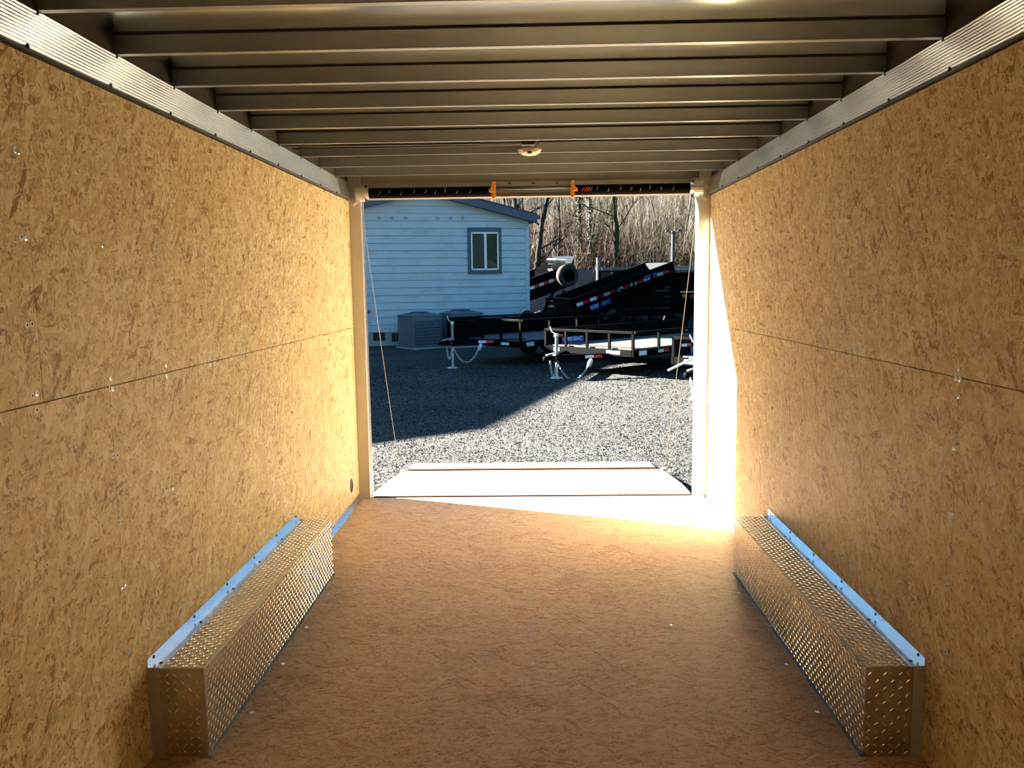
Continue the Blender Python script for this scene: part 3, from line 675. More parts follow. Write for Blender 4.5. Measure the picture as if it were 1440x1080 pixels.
def wheel(parent, loc, r, w_, ax='X'):
    t = MB(); X = Matrix.Translation(loc) @ (Matrix.Rotation(math.pi/2, 4, 'Y') if ax == 'X' else Matrix.Rotation(math.pi/2, 4, 'X'))
    t.lathe([(r*.58, -w_/2), (r*.9, -w_/2), (r, -w_*.35), (r, w_*.35), (r*.9, w_/2), (r*.58, w_/2)], m_rubber, X, 28)
    o = t.build('wheel', parent)
    h = MB(); h.lathe([(r*.58, -w_/2), (r*.54, -w_*.1), (r*.2, -w_*.15), (r*.18, -w_*.4), (.0001, -w_*.42)], m_black, X, 24); h.lathe([(r*.58, w_/2), (r*.54, w_*.1), (r*.2, w_*.15), (r*.18, w_*.4), (.0001, w_*.42)], m_black, X, 24)
    h.build('rim', o); return o
def tape(mb, a, b, h, n, first=0):
    """alternating red and white reflector blocks along a segment, facing local -y or x"""
    a = Vector(a); b = Vector(b)
    for i in range(n): mb.bar(a.lerp(b, i/n), a.lerp(b, (i+1)/n), .006, h, m_red if (i+first) % 2 else m_silver)
def utility_trailer(loc, rz, W_, L_, rail_z, deck_z, label, decal=True, gate=1.5, rails=True, tongue=1.2, cz=.48, npost=6, deckm=None):
    deckm = deckm or m_deck
    t = empty('utility_trailer', loc, rz, label=label, cat='trailer')
    hw = W_/2; ft = deck_z-.02; fb = ft-.13
    f = MB(); 
    f.box((-hw, 0, fb), (hw, .06, ft), m_black); f.box((-hw, L_-.06, fb), (hw, L_, ft), m_black)
    for sx in (-1, 1): f.box((sx*hw-.03, .0, fb), (sx*hw+.03, L_, ft), m_black)
    for k in range(1, 8): f.box((-hw, L_*k/8-.02, fb), (hw, L_*k/8+.02, ft-.04), m_black)
    for sx in (-1, 1): f.bar((sx*hw*.75, .5, cz+.0), (sx*.03, -tongue+.25, cz), .06, .12, m_black)
    f.build('frame', t)
    d = MB(); n = 9
    for k in range(n): d.box((-hw+.04+(W_-.08)*k/n, .07, ft-.02), (-hw+.04+(W_-.08)*(k+1)/n-.012, L_-.07, ft+.02), deckm)
    d.build('plank_deck', t)
    r_ = MB(); r_.box((-hw-.025, -.0, rail_z-.05), (hw+.025, .05, rail_z), m_black); 
    for sx in (-1, 1): r_.box((sx*hw-.025, .0, rail_z-.05), (sx*hw+.025, L_, rail_z), m_black)
    r_.build('top_rail', t, bevel=.006)
    MB().box((-hw-.004, .05, ft+.01), (-hw+.004, L_, rail_z-.06), m_black).build('side_sheet', t)
    pr = None
    for x, y in [(sx*hw, L_*k/npost+.03) for sx in (-1, 1) for k in range(npost)]+[(0, .025), (-hw*.5, .025), (hw*.5, .025)]:
        if pr is None: pr = o = MB().box((-.025, -.022, ft), (.025, .022, rail_z-.05), m_black).build('rail_post', t)
        else: o = pr.copy(); COL.objects.link(o)
        o.location = (x, y, 0)
    # coupler
    c = MB(); c.bar((0, -tongue+.35, cz), (0, -tongue+.1, cz), .09, .10, m_black); c.bar((0, -tongue+.12, cz+.02), (0, -tongue, cz+.0), .075, .07, m_black)
    c.lathe([(.0001, .05), (.04, .045), (.055, 0), (.05, -.03)], m_black, Matrix.Translation((0, -tongue, cz)), 14); c.bar((0, -tongue+.02, cz+.07), (0, -tongue+.3, cz+.10), .03, .02, m_zinc); c.build('coupler', t)
    # jack: outer tube, inner leg, foot, crank
    jy = -tongue+.32
    j = MB(); j.tube([(0, jy, cz-.1), (0, jy, cz+.42)], .032, m_jack, 12); j.tube([(0, jy, .02), (0, jy, cz-.1)], .026, m_zinc, 10); j.lathe([(.0001, .0), (.13, 0), (.12, .02), (.04, .035), (.0001, .035)], m_zinc, Matrix.Translation((0, jy, 0)), 16)
    j.tube([(0, jy, cz+.42), (0, jy, cz+.47)], .042, m_zinc, 10); j.tube([(0, jy, cz+.45), (-.10, jy-.02, cz+.50), (-.15, jy-.02, cz+.60)], .011, m_zinc, 6)
    j.build('tongue_jack', t, smooth=False)
    dc = MB(); dc.lathe([(.0001, 0), (.065, 0), (.065, .006), (.0001, .006)], m_sticker, Matrix.Translation((.0, jy-.075, cz)) @ Matrix.Rotation(math.pi/2, 4, 'X'), 20); dc.lathe([(.03, .0065), (.05, .0065), (.05, .008), (.03, .008)], m_blue, Matrix.Translation((.0, jy-.075, cz)) @ Matrix.Rotation(math.pi/2, 4, 'X'), 20); dc.bar((-.045, jy-.085, cz+.012), (.045, jy-.085, cz-.012), .004, .012, m_red, Vector((0, 0, 1))); dc.build('round_decal', t)
    ch = MB(); chain(ch, catenary((-.07, jy-.12, cz-.06), (-.0, jy-.02, cz-.10), .28, 10)); chain(ch, catenary((.02, jy-.02, cz-.08), (.62, jy+.22, cz-.12), .32, 14)); ch.build('safety_chains', t)
    s_ = MB(); s_.lathe([(.0001, -.09), (.035, -.07), (.045, 0), (.03, .07), (.0001, .09)], m_sticker, Matrix.Translation((.64, jy+.24, cz-.08)) @ Matrix.Rotation(.5, 4, 'Y'), 10)
    s_.build('plug_bag', t, label='white bag on the wiring plug')
    # stickers, reflectors
    k = MB()
    q0, q1, q2 = [(.072+(y_+tongue-.25)/(tongue+.25)*(hw*.75-.03), y_, cz+.01) for y_ in (-.45, -.30, -.15)]
    k.bar(q0, q1, .006, .055, m_silver); k.bar(q1, q2, .006, .055, m_red); k.build('tongue_reflector', t)
    MB().box((-hw*.78, -.006, fb+.03), (-hw*.78+.16, 0, fb+.10), m_sticker).build('sticker', t)
    k = MB(); k.box((hw*.45, -.006, fb+.04), (hw*.45+.12, 0, fb+.10), m_silver); k.box((hw*.45+.12, -.006, fb+.04), (hw*.45+.34, 0, fb+.10), m_sticker)
    k.build('sticker', t)
    am = MB().box((hw+.026, .02, rail_z-.045), (hw+.032, .07, rail_z-.005), m_amber); am.build('amber_marker', t)
    k = MB(); k.box((hw+.031, .18, fb+.02), (hw+.036, .42, fb+.11), m_silver); k.build('side_plate', t)
    k = MB(); k.bar((hw+.034, .8, fb+.07), (hw+.034, .98, fb+.07), .006, .06, m_silver); k.bar((hw+.034, .98, fb+.07), (hw+.034, 1.16, fb+.07), .006, .06, m_red); k.build('side_reflector', t)
    if decal:
        z = rail_z-.16
        k = MB(); k.box((-hw+.031, .5, ft+.03), (-hw+.036, 1.2, ft+.15), m_blue); dcl = k.build('blue_decal', t)
        text('SURE-TRAC', .11, m_sticker, dcl, Matrix.Translation((-hw+.038, .85, ft+.09)) @ Matrix.Rotation(math.pi/2, 4, 'Z') @ Matrix.Rotation(math.pi/2, 4, 'X'))
        k = MB(); k.bar((-hw+.034, .22, ft+.19), (-hw+.034, .38, ft+.19), .006, .05, m_silver); k.bar((-hw+.034, .38, ft+.19), (-hw+.034, .52, ft+.19), .006, .05, m_red); k.build('inner_reflector', t)
    for sx in (-1, 1):
        for yy in (L_*.52, L_*.52+.78): wheel(t, (sx*(hw+.14), yy, .33), .33, .2)
        fd = MB(); y0 = L_*.52-.42; pts = [(y0, .42), (y0+.14, .72), (y0+.3, .76), (y0+1.32, .76), (y0+1.48, .72), (y0+1.62, .42)]
        for (ya, za), (yb, zb) in zip(pts[:-1], pts[1:]): fd.bar((sx*(hw+.14), ya, za), (sx*(hw+.14), yb, zb), .23, .012, m_black)
        fd.build('fender', t)
    if gate:
        g = MB()
        for k in range(5): x = -hw+.02+(W_-.04)*k/4; g.box((x-.022, L_+.03, ft-.02), (x+.022, L_+.07, ft+gate), m_black)
        for zz in (ft, ft+gate*.33, ft+gate*.66, ft+gate-.04): g.box((-hw, L_+.035, zz), (hw, L_+.065, zz+.035), m_black)
        g = g.build('ramp_gate', t)
        ms = MB(); n = int(W_/.045)
        for k in range(-int(gate/.045), n):
            x = -hw+k*.045
            for s2 in (1, -1):
                xa, za, xb, zb = x, 0, x+gate*.62, gate
                # clip to gate
                t0 = max(0, (-hw-xa)/(xb-xa)); t1 = min(1, (hw-xa)/(xb-xa))
                if t1 <= t0: continue
                pa = (xa+(xb-xa)*t0, za+(zb-za)*t0); pb = (xa+(xb-xa)*t1, za+(zb-za)*t1)
                ms.bar((s2*pa[0], L_+.05, ft+pa[1]), (s2*pb[0], L_+.05, ft+pb[1]), .006, .011, m_blackm, Vector((0, 1, 0)))
        ms.build('expanded_mesh', g)
    return t
RZ = -math.radians(44.4)
utility_trailer((-1.135, 13.25, G), RZ, 2.45, 5.6, 1.07, .60, 'black rail trailer with upright mesh gate, its tongue jack nearest the air conditioners', gate=1.6, cz=.56, decal=False, deckm=m_deckd)
utility_trailer((1.105, 11.0, G), RZ, 2.30, 5.0, .90, .56, 'black rail trailer with part-sunlit plank deck, in front of the other trailers', gate=0, cz=.40)
utility_trailer((3.23, 7.9, G), RZ, 2.20, 4.4, .90, .56, 'black rail trailer cut off by the right post, with white front panel', gate=0, cz=.40)
MB().box((-1.20, .04, .50), (-.55, .5, 1.0), m_black).build('toolbox', bpy.data.objects['utility_trailer'], bevel=.01)
tc_ = bpy.data.objects['utility_trailer.002']
MB().box((.0-.75, -.012, .44), (-.35, -.004, .56), m_sticker).build('white_panel', tc_)
MB().tube([(-.95, -.35, .34), (-.72, -.2, .48), (-.60, -.1, .55)], .02, m_zinc, 8).build('side_jack', tc_)

# dump trailers
def frame_from(a, b, c):
    """matrix with x along a->b, z up-ish, y toward c"""
    X = (b-a).normalized(); Y = (c-a); Y = (Y-X*Y.dot(X)).normalized(); Z = X.cross(Y)
    return Matrix(((X.x, Y.x, Z.x, a.x), (X.y, Y.y, Z.y, a.y), (X.z, Y.z, Z.z, a.z), (0, 0, 0, 1)))
def dump_bed(parent, M_, L_, W_, D_, tailgate=True):
    """open box: local x = length, y = width (away), z = up, origin at the top near-low corner"""
    X = lambda p: M_ @ Vector(p)
    b = MB(); w_ = .05
    b.box((0, 0, -D_), (L_, w_, 0), m_black, X); b.box((0, W_-w_, -D_), (L_, W_, 0), m_black, X); b.box((0, w_, -D_), (L_, W_-w_, -D_+.05), m_black, X); b.box((0, w_, -D_), (w_, W_-w_, -.02), m_black, X)
    bed = b.build('dump_bed', parent)
    r_ = MB(); r_.box((-.03, -.04, -.03), (L_, .06, .03), m_black, X); r_.box((-.03, W_-.06, -.03), (L_, W_+.04, .03), m_black, X); r_.box((-.03, 0, -.03), (.05, W_, .03), m_black, X); r_.build('bed_rim', bed)
    p = MB()
    for k in range(1, 6): p.box((L_*k/6-.03, -.05, -D_), (L_*k/6+.03, -.001, -.03), m_black, X)
    p.build('side_rib', bed)
    e = MB(); e.box((L_-.06, w_, -D_+.05), (L_-.01, W_-w_, -.0), m_steel if tailgate else m_black, X); e.build('end_panel', bed, label='pale end panel of the bed')
    return bed, X
# the big tilted one
N0 = on(804, 422, 1, 19.3); N1 = on(946, 369, 1, 20.15); F0 = N0+Vector((-.5, 2.05, .06))
dm = empty('dump_trailer', (2.9, 21.2, G), label='black dump trailer with tilted bed and blue name decal, in the middle of the yard', cat='trailer')
DI = Matrix.Translation((-2.9, -21.2, -G))
MD = frame_from(N0, N1, F0); Ld = (N1-N0).length; Dd = .64
bed, X = dump_bed(dm, DI @ MD, Ld, 2.05, Dd)
k = MB()
segs = [(.05+i*.068) for i in range(14)]
for i in range(14):
    a = .08+Ld*.066*i; k.box((a, -.062, -.24), (a+Ld*.06, -.055, -.14), m_red if i % 2 else m_silver, X)
k.build('reflector_tape', bed)
dd = MB().box((.45, -.075, -.50), (1.15, -.066, -.34), m_blue, X).build('blue_decal', bed)
text('SURE-TRAC', .13, m_sticker, dd, (DI @ MD) @ Matrix.Translation((.80, -.078, -.42)) @ Matrix.Rotation(math.pi/2, 4, 'X'))
MB().box((2.35, -.075, -.17), (2.8, -.066, -.08), m_blue, X).build('small_decal', bed)
fm = MB()
ax = (N1-N0); ax.z = 0; ax.normalize(); sd = Vector((-ax.y, ax.x, 0))
base = Vector((N0.x, N0.y, G))+sd*.35
for q in (0, 1.2):
    a = base+sd*q-ax*.9+Vector((0, 0, .5)); fm.bar(DI @ a, DI @ (a+ax*5.0), .08, .16, m_black)
for q in (0, 1.2): fm.bar(DI @ (base+sd*q+ax*3.9+Vector((0, 0, .55))), DI @ (base+sd*q+ax*3.9+Vector((0, 0, 1.0))), .08, .08, m_black)
fm.bar(DI @ (base-ax*.9+Vector((0, 0, .5))), DI @ (base-ax*.9+sd*1.2+Vector((0, 0, .5))), .08, .16, m_black)
fm.bar(DI @ (base+sd*.6-ax*.9+Vector((0, 0, .5))), DI @ (base+sd*.6-ax*1.7+Vector((0, 0, .45))), .12, .14, m_black)
fm.build('chassis', dm)
MB().bar(DI @ (base+sd*.6+ax*1.0+Vector((0, 0, .5))), DI @ (N0+ax*1.7+sd*.95+Vector((0, 0, -.35))), .12, .12, m_zinc).build('hoist_strut', dm)
for kx in (1.9, 2.75):
    for q in (-.25, 1.45):
        p = DI @ (base+ax*kx+sd*q+Vector((0, 0, .38)))
        o = wheel(dm, (0, 0, 0), .38, .22, 'Y'); o.matrix_basis = Matrix.Translation(p) @ Matrix.Rotation(math.atan2(ax.y, ax.x), 4, 'Z')
# the one behind the house corner, with spare wheel and rolled tarp
de = empty('dump_trailer', (-.2, 26.5, G), label='dark dump trailer behind the house corner with spare wheel and rolled tarp', cat='trailer')
DE = Matrix.Translation((.2, -26.5, -G))
a = on(700, 409, 1, 24.3); b_ = on(790, 377, 1, 25.4); c = a+Vector((-.7, 2.0, .1))
ME_ = frame_from(a, b_, c); Le = (b_-a).length
bed2, X2 = dump_bed(de, DE @ ME_, Le, 2.0, .75)
k = MB()
for i in range(13): q = .0+i*Le/13.4; k.box((q, -.062, -.36), (q+Le/14, -.055, -.25), m_red if i % 2 else m_silver, X2)
k.build('reflector_tape', bed2)
hp = MB(); pa = [on(770, 372, 1, 25.6), on(804, 370, 1, 25.6), on(808, 360, 1, 26.4), on(778, 360.5, 1, 26.4)]
hp.prism([DE @ p for p in pa], (0, .05, -.03), m_steel); pb = [on(774, 373, 1, 25.5), on(803, 374, 1, 25.5), on(800, 381, 1, 25.4), on(778, 380, 1, 25.4)]
hp.prism([DE @ p for p in pb], (0, .06, 0), m_steel); hp.prism([DE @ p for p in (on(803, 371, 1, 25.5), on(808, 361, 1, 25.9), on(804, 380, 1, 25.9), on(801, 382, 1, 25.4))], (.03, .3, 0), m_black)
hp.build('tarp_housing', de)
MB().tube([DE @ on(769, 366.5, 1, 25.3), DE @ on(782, 367.5, 1, 25.25), DE @ on(795, 368.5, 1, 25.2)], [.085, .1, .085], m_tarp, 12).build('rolled_tarp', de)
MB().prism([DE @ p for p in (on(752, 381, 1, 26.5), on(769, 365, 1, 26.5), on(776, 368, 1, 26.4), on(779, 386, 1, 26.2), on(752, 392, 1, 26.3))], (0, .08, 0), m_black).build('front_bulkhead', de)
o = wheel(de, (0, 0, 0), .40, .26, 'Y'); o.matrix_basis = DE @ Matrix.Translation(on(798, 387.5, 1, 24.6)) @ Matrix.Rotation(.35, 4, 'Z'); o['label'] = 'spare wheel standing above the bed side'
ch = MB(); ch.bar(DE @ Vector((-1.2, 24.9, G+.5)), DE @ Vector((1.6, 25.6, G+.5)), .08, .16, m_black); ch.bar(DE @ Vector((-1.2, 26.1, G+.5)), DE @ Vector((1.4, 26.8, G+.5)), .08, .16, m_black)
ch.bar(DE @ Vector((1.2, 25.3, G+.5)), DE @ Vector((1.2, 25.3, G+1.6)), .09, .09, m_black); ch.bar(DE @ Vector((.3, 25.1, G+.5)), DE @ Vector((.9, 25.3, G+1.7)), .09, .09, m_black); ch.build('chassis', de)
for px, py in ((-.3, 24.7), (.55, 24.95), (-.6, 26.6), (.3, 26.9)):
    o = wheel(de, (0, 0, 0), .38, .22, 'Y'); o.matrix_basis = DE @ Matrix.Translation((px, py, G+.38)) @ Matrix.Rotation(.24, 4, 'Z')

# deckover trailer seen end-on behind the spare wheel, with conspicuity tape
td = empty('flatbed_trailer', (2.6, 30.5, G), label='distant flatbed trailer with red and white tape across its back edge', cat='trailer')
q = MB(); q.box((-1.25, -.05, .9), (1.25, 0, 1.22), m_steel); q.box((-1.25, 0, .9), (1.25, 5, 1.1), m_black)
for x in (-.9, .9): q.box((x-.05, .3, .35), (x+.05, 4.6, .9), m_black)
q.build('deck', td)
q = MB(); tape(q, (-1.0, -.07, 1.10), (.9, -.07, 1.10), .12, 12); q.build('reflector_tape', td)
for x in (-.55, .5): MB().box((x-.1, -.09, 1.16), (x+.1, -.04, 1.34), m_black).build('ramp_bracket', td)
for x in (-1.0, 1.0):
    for y in (1.8, 2.7): wheel(td, (x, y, .4), .4, .25)

# gravel-coloured stack of black trailers at the right edge
tr = empty('trailer_stack', (4.25, 15.6, G), math.radians(-10), label='tall black steel trailer beds parked against the right edge of the view', cat='trailer')
q = MB(); q.box((.0, 0, .45), (2.2, 4, 1.12), m_black); q.build('lower_bed', tr, bevel=.01)
q = MB(); q.box((-.05, .1, 1.16), (2.2, 4, 1.46), m_black); q.build('middle_bed', tr, bevel=.01)
q = MB(); q.box((.03, .15, 1.50), (2.2, 4, 2.02), m_black); q.box((-.06, .1, 1.13), (2.2, .16, 1.155), m_zinc); q.build('upper_bed', tr, bevel=.01)
q = MB(); tape(q, (-.02, -.01, .82), (.26, -.01, .82), .06, 3); q.build('low_reflector', tr)
q = MB(); tape(q, (.06, .09, 1.36), (.45, .09, 1.36), .06, 4); q.build('high_reflector', tr)
q = MB()
for x in (.06, .26, .46): q.prism([Vector((x, .3, 2.02)), Vector((x+.1, .3, 2.02)), Vector((x+.18, .9, 2.28)), Vector((x+.08, .9, 2.28))], (0, 0, .02), m_steel)
q.build('ramp_plate', tr, label='pale tilted ramp plates on top')
q = MB(); q.box((-.02, 1, 2.5), (1.2, 1.3, 2.56), m_black); q.box((.1, 1.1, 2.0), (.16, 1.16, 2.5), m_black); q.box((.9, 1.1, 2.0), (.96, 1.16, 2.5), m_black); q.build('top_crossbar', tr)
for x, y in ((.3, 1.4), (.3, 2.3)): wheel(tr, (x-.42, y+.5, .37), .37, .2)
# toolbox and jack between the tilted bed and the stack
tb = empty('toolbox_trailer', (4.55, 19.4, G), math.radians(-8), label='black tongue toolbox with jack and tail lamps right of the tilted bed', cat='trailer')
q = MB(); q.box((-.35, 0, .9), (.45, .7, 2.0), m_black); q.box((-.38, -.03, 2.0), (.48, .73, 2.12), m_black); q.build('toolbox', tb, bevel=.01)
q = MB(); q.box((-.35, .05, .0), (-.25, .65, .9), m_black); q.box((.35, .05, .0), (.45, .65, .9), m_black); q.box((-.4, -.04, .95), (.75, .0, 1.03), m_black); q.build('stand', tb)
q = MB(); q.tube([(.62, -.1, .9), (.62, -.1, 1.9)], .05, m_sticker, 10); q.tube([(.62, -.1, 1.9), (.72, -.1, 2.05), (.80, -.1, 2.22)], .02, m_zinc, 6); q.box((.52, -.16, 1.35), (.74, -.05, 1.55), m_steel); q.build('jack', tb)
q = MB(); q.lathe([(.0001, -.05), (.06, -.04), (.06, .04), (.0001, .05)], m_amber, Matrix.Translation((.02, -.08, 1.42)) @ Matrix.Rotation(math.pi/2, 4, 'X'), 12); q.build('amber_lamp', tb)
q = MB(); q.lathe([(.0001, -.05), (.07, -.04), (.07, .04), (.0001, .05)], m_red, Matrix.Translation((.26, -.08, 1.40)) @ Matrix.Rotation(math.pi/2, 4, 'X'), 12); q.box((-.08, -.08, 1.52), (.4, -.03, 1.56), m_zinc); q.build('red_lamp', tb)

for (x, y, L_, hh, lab) in ((3.2, 25.0, 5.2, 1.5, 'low black equipment trailer behind the mesh gate'), (.6, 29.5, 5.0, 1.25, 'black trailer seen under the spare wheel, behind the dump beds')):
    eq = empty('equipment_trailer', (x, y, G), math.radians(-6), label=lab, cat='trailer')
    q = MB(); q.box((0, 0, .62), (L_, .08, .80), m_black); q.box((0, 1.9, .62), (L_, 1.98, .80), m_black); q.box((0, 0, .80), (L_, 1.98, .86), m_black); q.build('deck_frame', eq)
    q = MB()
    for zz in (.95, 1.15, 1.35): 
        if zz < hh: q.box((0, .0, zz), (L_, .05, zz+.11), m_black); q.box((0, 1.93, zz), (L_, 1.98, zz+.11), m_black)
    q.box((0, 0, hh-.05), (L_, .06, hh), m_black)
    for k_ in range(8): q.box((L_*k_/7.2, -.01, .8), (L_*k_/7.2+.06, .05, hh), m_black)
    q.build('side_rails', eq)
    for xx in (2.1, 2.95):
        for yy in (-.1, 2.05): wheel(eq, (xx, yy, .38), .38, .22, 'Y')
    MB().box((-.4, .8, .0), (-.3, .9, .7), m_jack).build('jack', eq)
# fence, posts
fe = empty('board_fence', (4, 36, G), label='weathered grey-blue board fence in front of the wooded bank', cat='fence')
q = MB()
x = -34.0
while x < 14: q.box((x, 0, 0), (x+.14, .025, 2.55+.03*math.sin(x*7)), m_fence); x += .15
q.build('fence_boards', fe)
q = MB(); q.box((-.5, -.10, 2.42), (14, -.02, 2.62), m_ac); q.build('top_rail', fe)
for i, x in enumerate((-30, -27, -24, -21, -18, -15, -12, -9, -6, -3, -.75, 3, 6, 9, 12)): MB().box((x-.06, -.12, 0), (x+.06, -.02, 2.75), m_ac).build('fence_post', fe)
tag(MB().tube([(3.28, 35.2, G), (3.28, 35.2, 2.75)], .11, m_steel, 12).build('steel_post'), 'short pale steel post standing before the fence', 'post')
tag(MB().box((3.9, 35.0, 1.6), (4.6, 35.3, 2.3), m_steel).box((4.0, 34.98, 1.7), (4.3, 35.0, 2.1), m_dark).box((4.2, 35.1, G), (4.3, 35.2, 1.6), m_steel).build('meter_cabinet'), 'pale utility cabinet on a post by the fence', 'cabinet')
lp = empty('light_pole', (6.1, 30.5, G), label='dark steel pole with small floodlights rising right of the tilted bed', cat='pole')
q = MB(); q.tube([(0, 0, 0), (0, 0, 4.0)], .08, m_polep, 12); q.build('pole', lp)
q = MB(); q.tube([(-.12, -.06, 1.6), (-.12, -.06, 3.25)], .02, m_steel, 8); q.build('conduit', lp)
for sx in (-1, 1):
    q = MB(); q.tube([(0, 0, 3.85), (sx*.22, -.05, 4.02)], .02, m_polep, 6); q.box((sx*.26-.07, -.12, 3.98), (sx*.26+.07, .0, 4.06), m_steel if sx < 0 else m_polep); q.build('floodlight', lp)

# ------------------------------------------------------------------ wooded bank
def hill_z(x, y):
    t = max(0, y-37.0); return G+.8*min(t, 3)/3+.40*t*(1-.0045*t)+.45*math.sin(x*.31+y*.17)*min(1, t/6)
nx, ny = 60, 40; vs = []; fs = []
for j in range(ny+1):
    for i in range(nx+1):
        x = -45+90*i/nx; y = 36.9+34*j/ny; vs.append((x, y, hill_z(x, y)))
for j in range(ny):
    for i in range(nx): a = j*(nx+1)+i; fs.append((a, a+1, a+nx+2, a+nx+1))
m_litter, nt, N, L, P = nodes('leaf_litter'); tc = N.new('ShaderNodeTexCoord'); nz = N.new('ShaderNodeTexNoise'); nz.inputs['Scale'].default_value = 3.5; nz.inputs['Detail'].default_value = 9; nz.inputs['Roughness'].default_value = .75
L.new(tc.outputs['Object'], nz.inputs['Vector']); cr = N.new('ShaderNodeValToRGB'); L.new(nz.outputs['Fac'], cr.inputs[0]); e = cr.color_ramp.elements
e[0].position = .34; e[0].color = (.02, .018, .011, 1); e[1].position = .66; e[1].color = (.16, .13, .085, 1); k = e.new(.5); k.color = (.08, .062, .04, 1); k = e.new(.58); k.color = (.085, .095, .045, 1)
L.new(cr.outputs[0], P.inputs['Base Color']); P.inputs['Roughness'].default_value = 1
mb = MB().add(vs, fs, m_litter); mb.build('wooded_bank', smooth=True, kind='structure', label='rising bank of leaf litter beyond the fence')
def in_view(x, y, z):
    d = Vector((x, y, z))-CAM; q = d.dot(_f); return q > 0 and abs(720+F_PX*d.dot(_r)/q-730) < 400
rn = random.Random(11)
def stick(mb, x, y, h, r, lean, mat, rn, twigs=0):
    z = hill_z(x, y)-.05; a = rn.random()*6.28; dx, dy = math.cos(a)*lean*h, math.sin(a)*lean*h
    b1 = rn.uniform(-.06, .06)*h
    p = [Vector((x, y, z)), Vector((x+dx*.45+b1, y+dy*.5, z+h*.5)), Vector((x+dx, y+dy, z+h))]
    mb.tube(p, [r, r*.75, r*.25], mat, 3, False)
    for k in range(twigs):
        t = rn.uniform(.3, .95); q = p[0].lerp(p[2], t); a = rn.random()*6.28; l = rn.uniform(.3, 1.1)*h*.2; e_ = rn.uniform(.2, 1.3)
        mb.tube([q, q+Vector((math.cos(a)*l*e_, math.sin(a)*l*e_, l))], [r*.45, r*.15], mat, 3, False)
mb = MB()
for i in range(7800):
    y = 37.6+27*rn.random()**.9; x = rn.uniform(-.38, .36)*(y+6)
    if not in_view(x, y, 3): continue
    stick(mb, x, y, rn.uniform(1.6, 4.8), rn.uniform(.008, .024), rn.uniform(0, .35), TW[rn.choices(range(5), (2, 4, 2, 2, 4))[0]], rn, rn.randint(4, 9))
mb.build('bare_saplings', kind='stuff', label='dense bare saplings covering the bank', cat='saplings')
mb = MB()
for i in range(15000):
    y = 37.2+9*rn.random()**1.2; x = rn.uniform(-.30, .36)*(y+6)
    if not in_view(x, y, 3): continue
    g = rn.random() < max(0, min(.8, (x-4.5)/4))
    cols = (7, 3, 0, 5) if g else (5, 6, 0, 4, 7)
    stick(mb, x, y, rn.uniform(.7, 2.3), rn.uniform(.010, .022), rn.uniform(.1, .9), TW[cols[rn.choices(range(len(cols)), (4, 3, 2, 1) if g else (5, 3, 3, 1, 1))[0]]], rn, rn.randint(1, 3))
mb.build('bramble_thicket', kind='stuff', label='reddish brown brambles along the foot of the bank', cat='brambles')
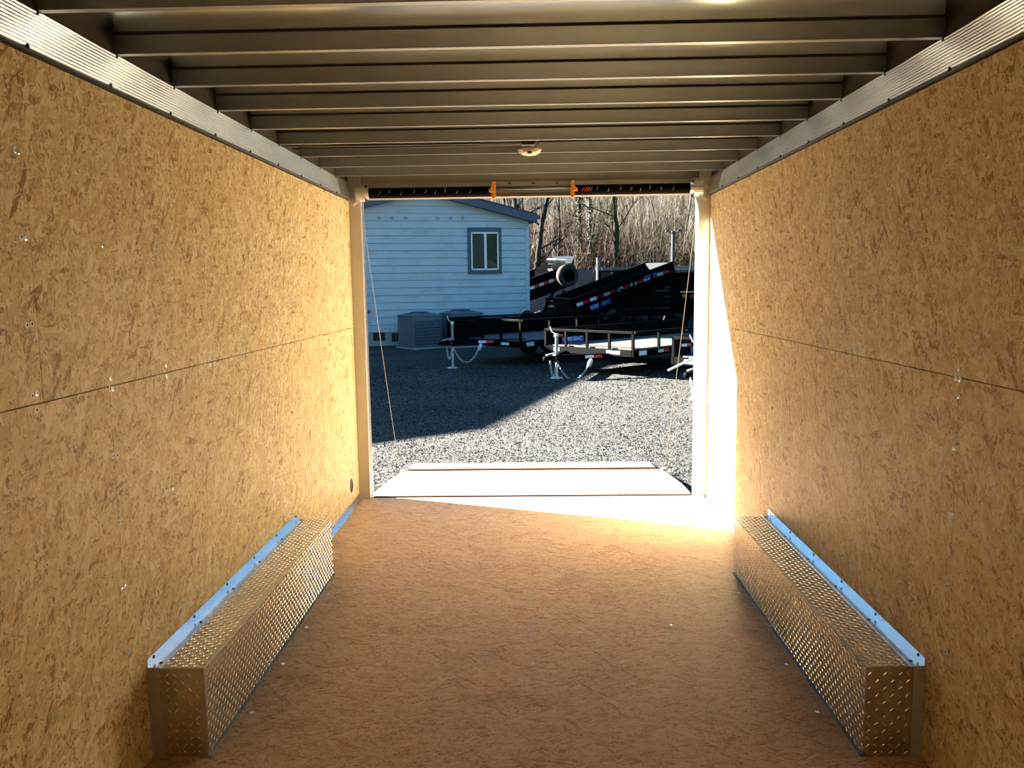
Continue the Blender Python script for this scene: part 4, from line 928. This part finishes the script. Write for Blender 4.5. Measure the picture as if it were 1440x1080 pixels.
def tree(name, pts, r0, mat, label, seed, nb=9, bl=2.2, extra=None):
    rn = random.Random(seed); P_ = [Vector(p) for p in pts]; base = P_[0]
    t = empty(name, base, label=label, cat='tree')
    P_ = [p-base for p in P_]; top = P_[-1]+(P_[-1]-P_[-2])*.9
    path = [P_[0]-Vector((0, 0, .3))]+P_+[top]
    fine = []
    for a, b in zip(path[:-1], path[1:]):
        for k in range(4): fine.append(a.lerp(b, k/4)+Vector((rn.uniform(-1, 1), rn.uniform(-1, 1), 0))*r0*.25)
    fine.append(path[-1]); n = len(fine); r0 *= 1.2
    MB().tube(fine, [r0*(1.25-.75*i/(n-1)) for i in range(n)], mat, 9).build('trunk', t, smooth=True)
    br = MB()
    def branch(p, d, l, r, depth):
        q = [p]; dd = d.copy()
        for k in range(4):
            dd = (dd+Vector((rn.uniform(-.35, .35), rn.uniform(-.35, .35), rn.uniform(-.1, .3)))).normalized(); q.append(q[-1]+dd*l/4)
        br.tube(q, [r, r*.8, r*.6, r*.4, r*.15], mat, 5, False)
        if depth:
            for k in range(4): branch(q[rn.randint(1, 4)], (dd+Vector((rn.uniform(-1, 1), rn.uniform(-1, 1), rn.uniform(-.3, .8)))).normalized(), l*.55, r*.5, depth-1)
    for k in range(nb):
        p = fine[int(n*(.35+.6*k/nb))]; a = rn.random()*6.28
        branch(p, Vector((math.cos(a), .3*math.sin(a), rn.uniform(.1, .7))).normalized(), bl*rn.uniform(.6, 1.2), r0*.32, 2)
    br.build('branches', t)
    if extra:
        lv = MB()
        for k in range(extra[1]):
            q = fine[rn.randint(1, n-2)]; a = rn.random()*6.28; rr = r0*rn.uniform(1.0, 1.9); c = q+Vector((math.cos(a)*rr, math.sin(a)*rr, rn.uniform(-.4, .4))); s_ = rn.uniform(.03, .07)
            u = Vector((rn.uniform(-1, 1), rn.uniform(-1, 1), rn.uniform(-1, 1))).normalized()*s_; v = u.orthogonal().normalized()*s_
            lv.add([c-u, c+v, c+u, c-v], [(0, 1, 2, 3)], extra[0])
        lv.build('ivy', t)
    return t
def tr_pts(pix, y):
    P_ = [on(u, v, 1, y) for u, v in pix]; b = P_[0].copy(); b.z = hill_z(b.x, y) if y > 37 else G
    return ([b] if b.z < P_[0].z-.2 else [])+P_
tree('bare_tree', tr_pts([(754, 380), (757, 362), (762, 318), (769, 279)], 36.6), .13, m_bark, 'dark leaning bare tree just right of the house roof', 1, 6, 2.4)
tree('bare_tree', tr_pts([(785.5, 358), (787, 320), (786, 279)], 38.5), .055, m_bark, 'slender dark bare tree above the spare wheel', 2, 10, 1.6)
tree('ivy_tree', tr_pts([(831, 352), (829, 315), (829, 279)], 39), .07, m_barkp, 'pale thin tree with ivy patches left of the mossy trunk', 3, 7, 1.5, (m_ivy, 500))
tree('ivy_tree', tr_pts([(816, 350), (815, 315), (815, 279)], 40), .09, m_bark, 'shaggy ivy-wrapped tree next left of the pale thin tree', 4, 8, 1.6, (m_ivy, 900))
tree('mossy_tree', tr_pts([(868, 348), (867, 315), (864, 279)], 38.6), .115, m_moss, 'thick mossy tree trunk right of the middle of the bank', 5, 11, 2.6)
tree('bare_tree', tr_pts([(733, 320), (730, 303), (722, 279)], 38), .14, m_bark, 'dark leaning tree rising directly behind the house roof edge', 6, 7, 2.2)
tree('bare_tree', tr_pts([(709, 300), (709, 279), (708, 262)], 40), .06, m_bark, 'thin dark tree farthest left behind the house roof', 7, 6, 1.6)
tree('bare_tree', tr_pts([(926, 348), (922, 312), (915, 279)], 42), .05, m_barkp, 'pale slim tree left of the floodlight pole', 8, 9, 1.8)
tree('bare_tree', tr_pts([(962, 350), (966, 315), (972, 279)], 41), .05, m_barkp, 'pale slim tree beside the right post', 9, 9, 1.6)
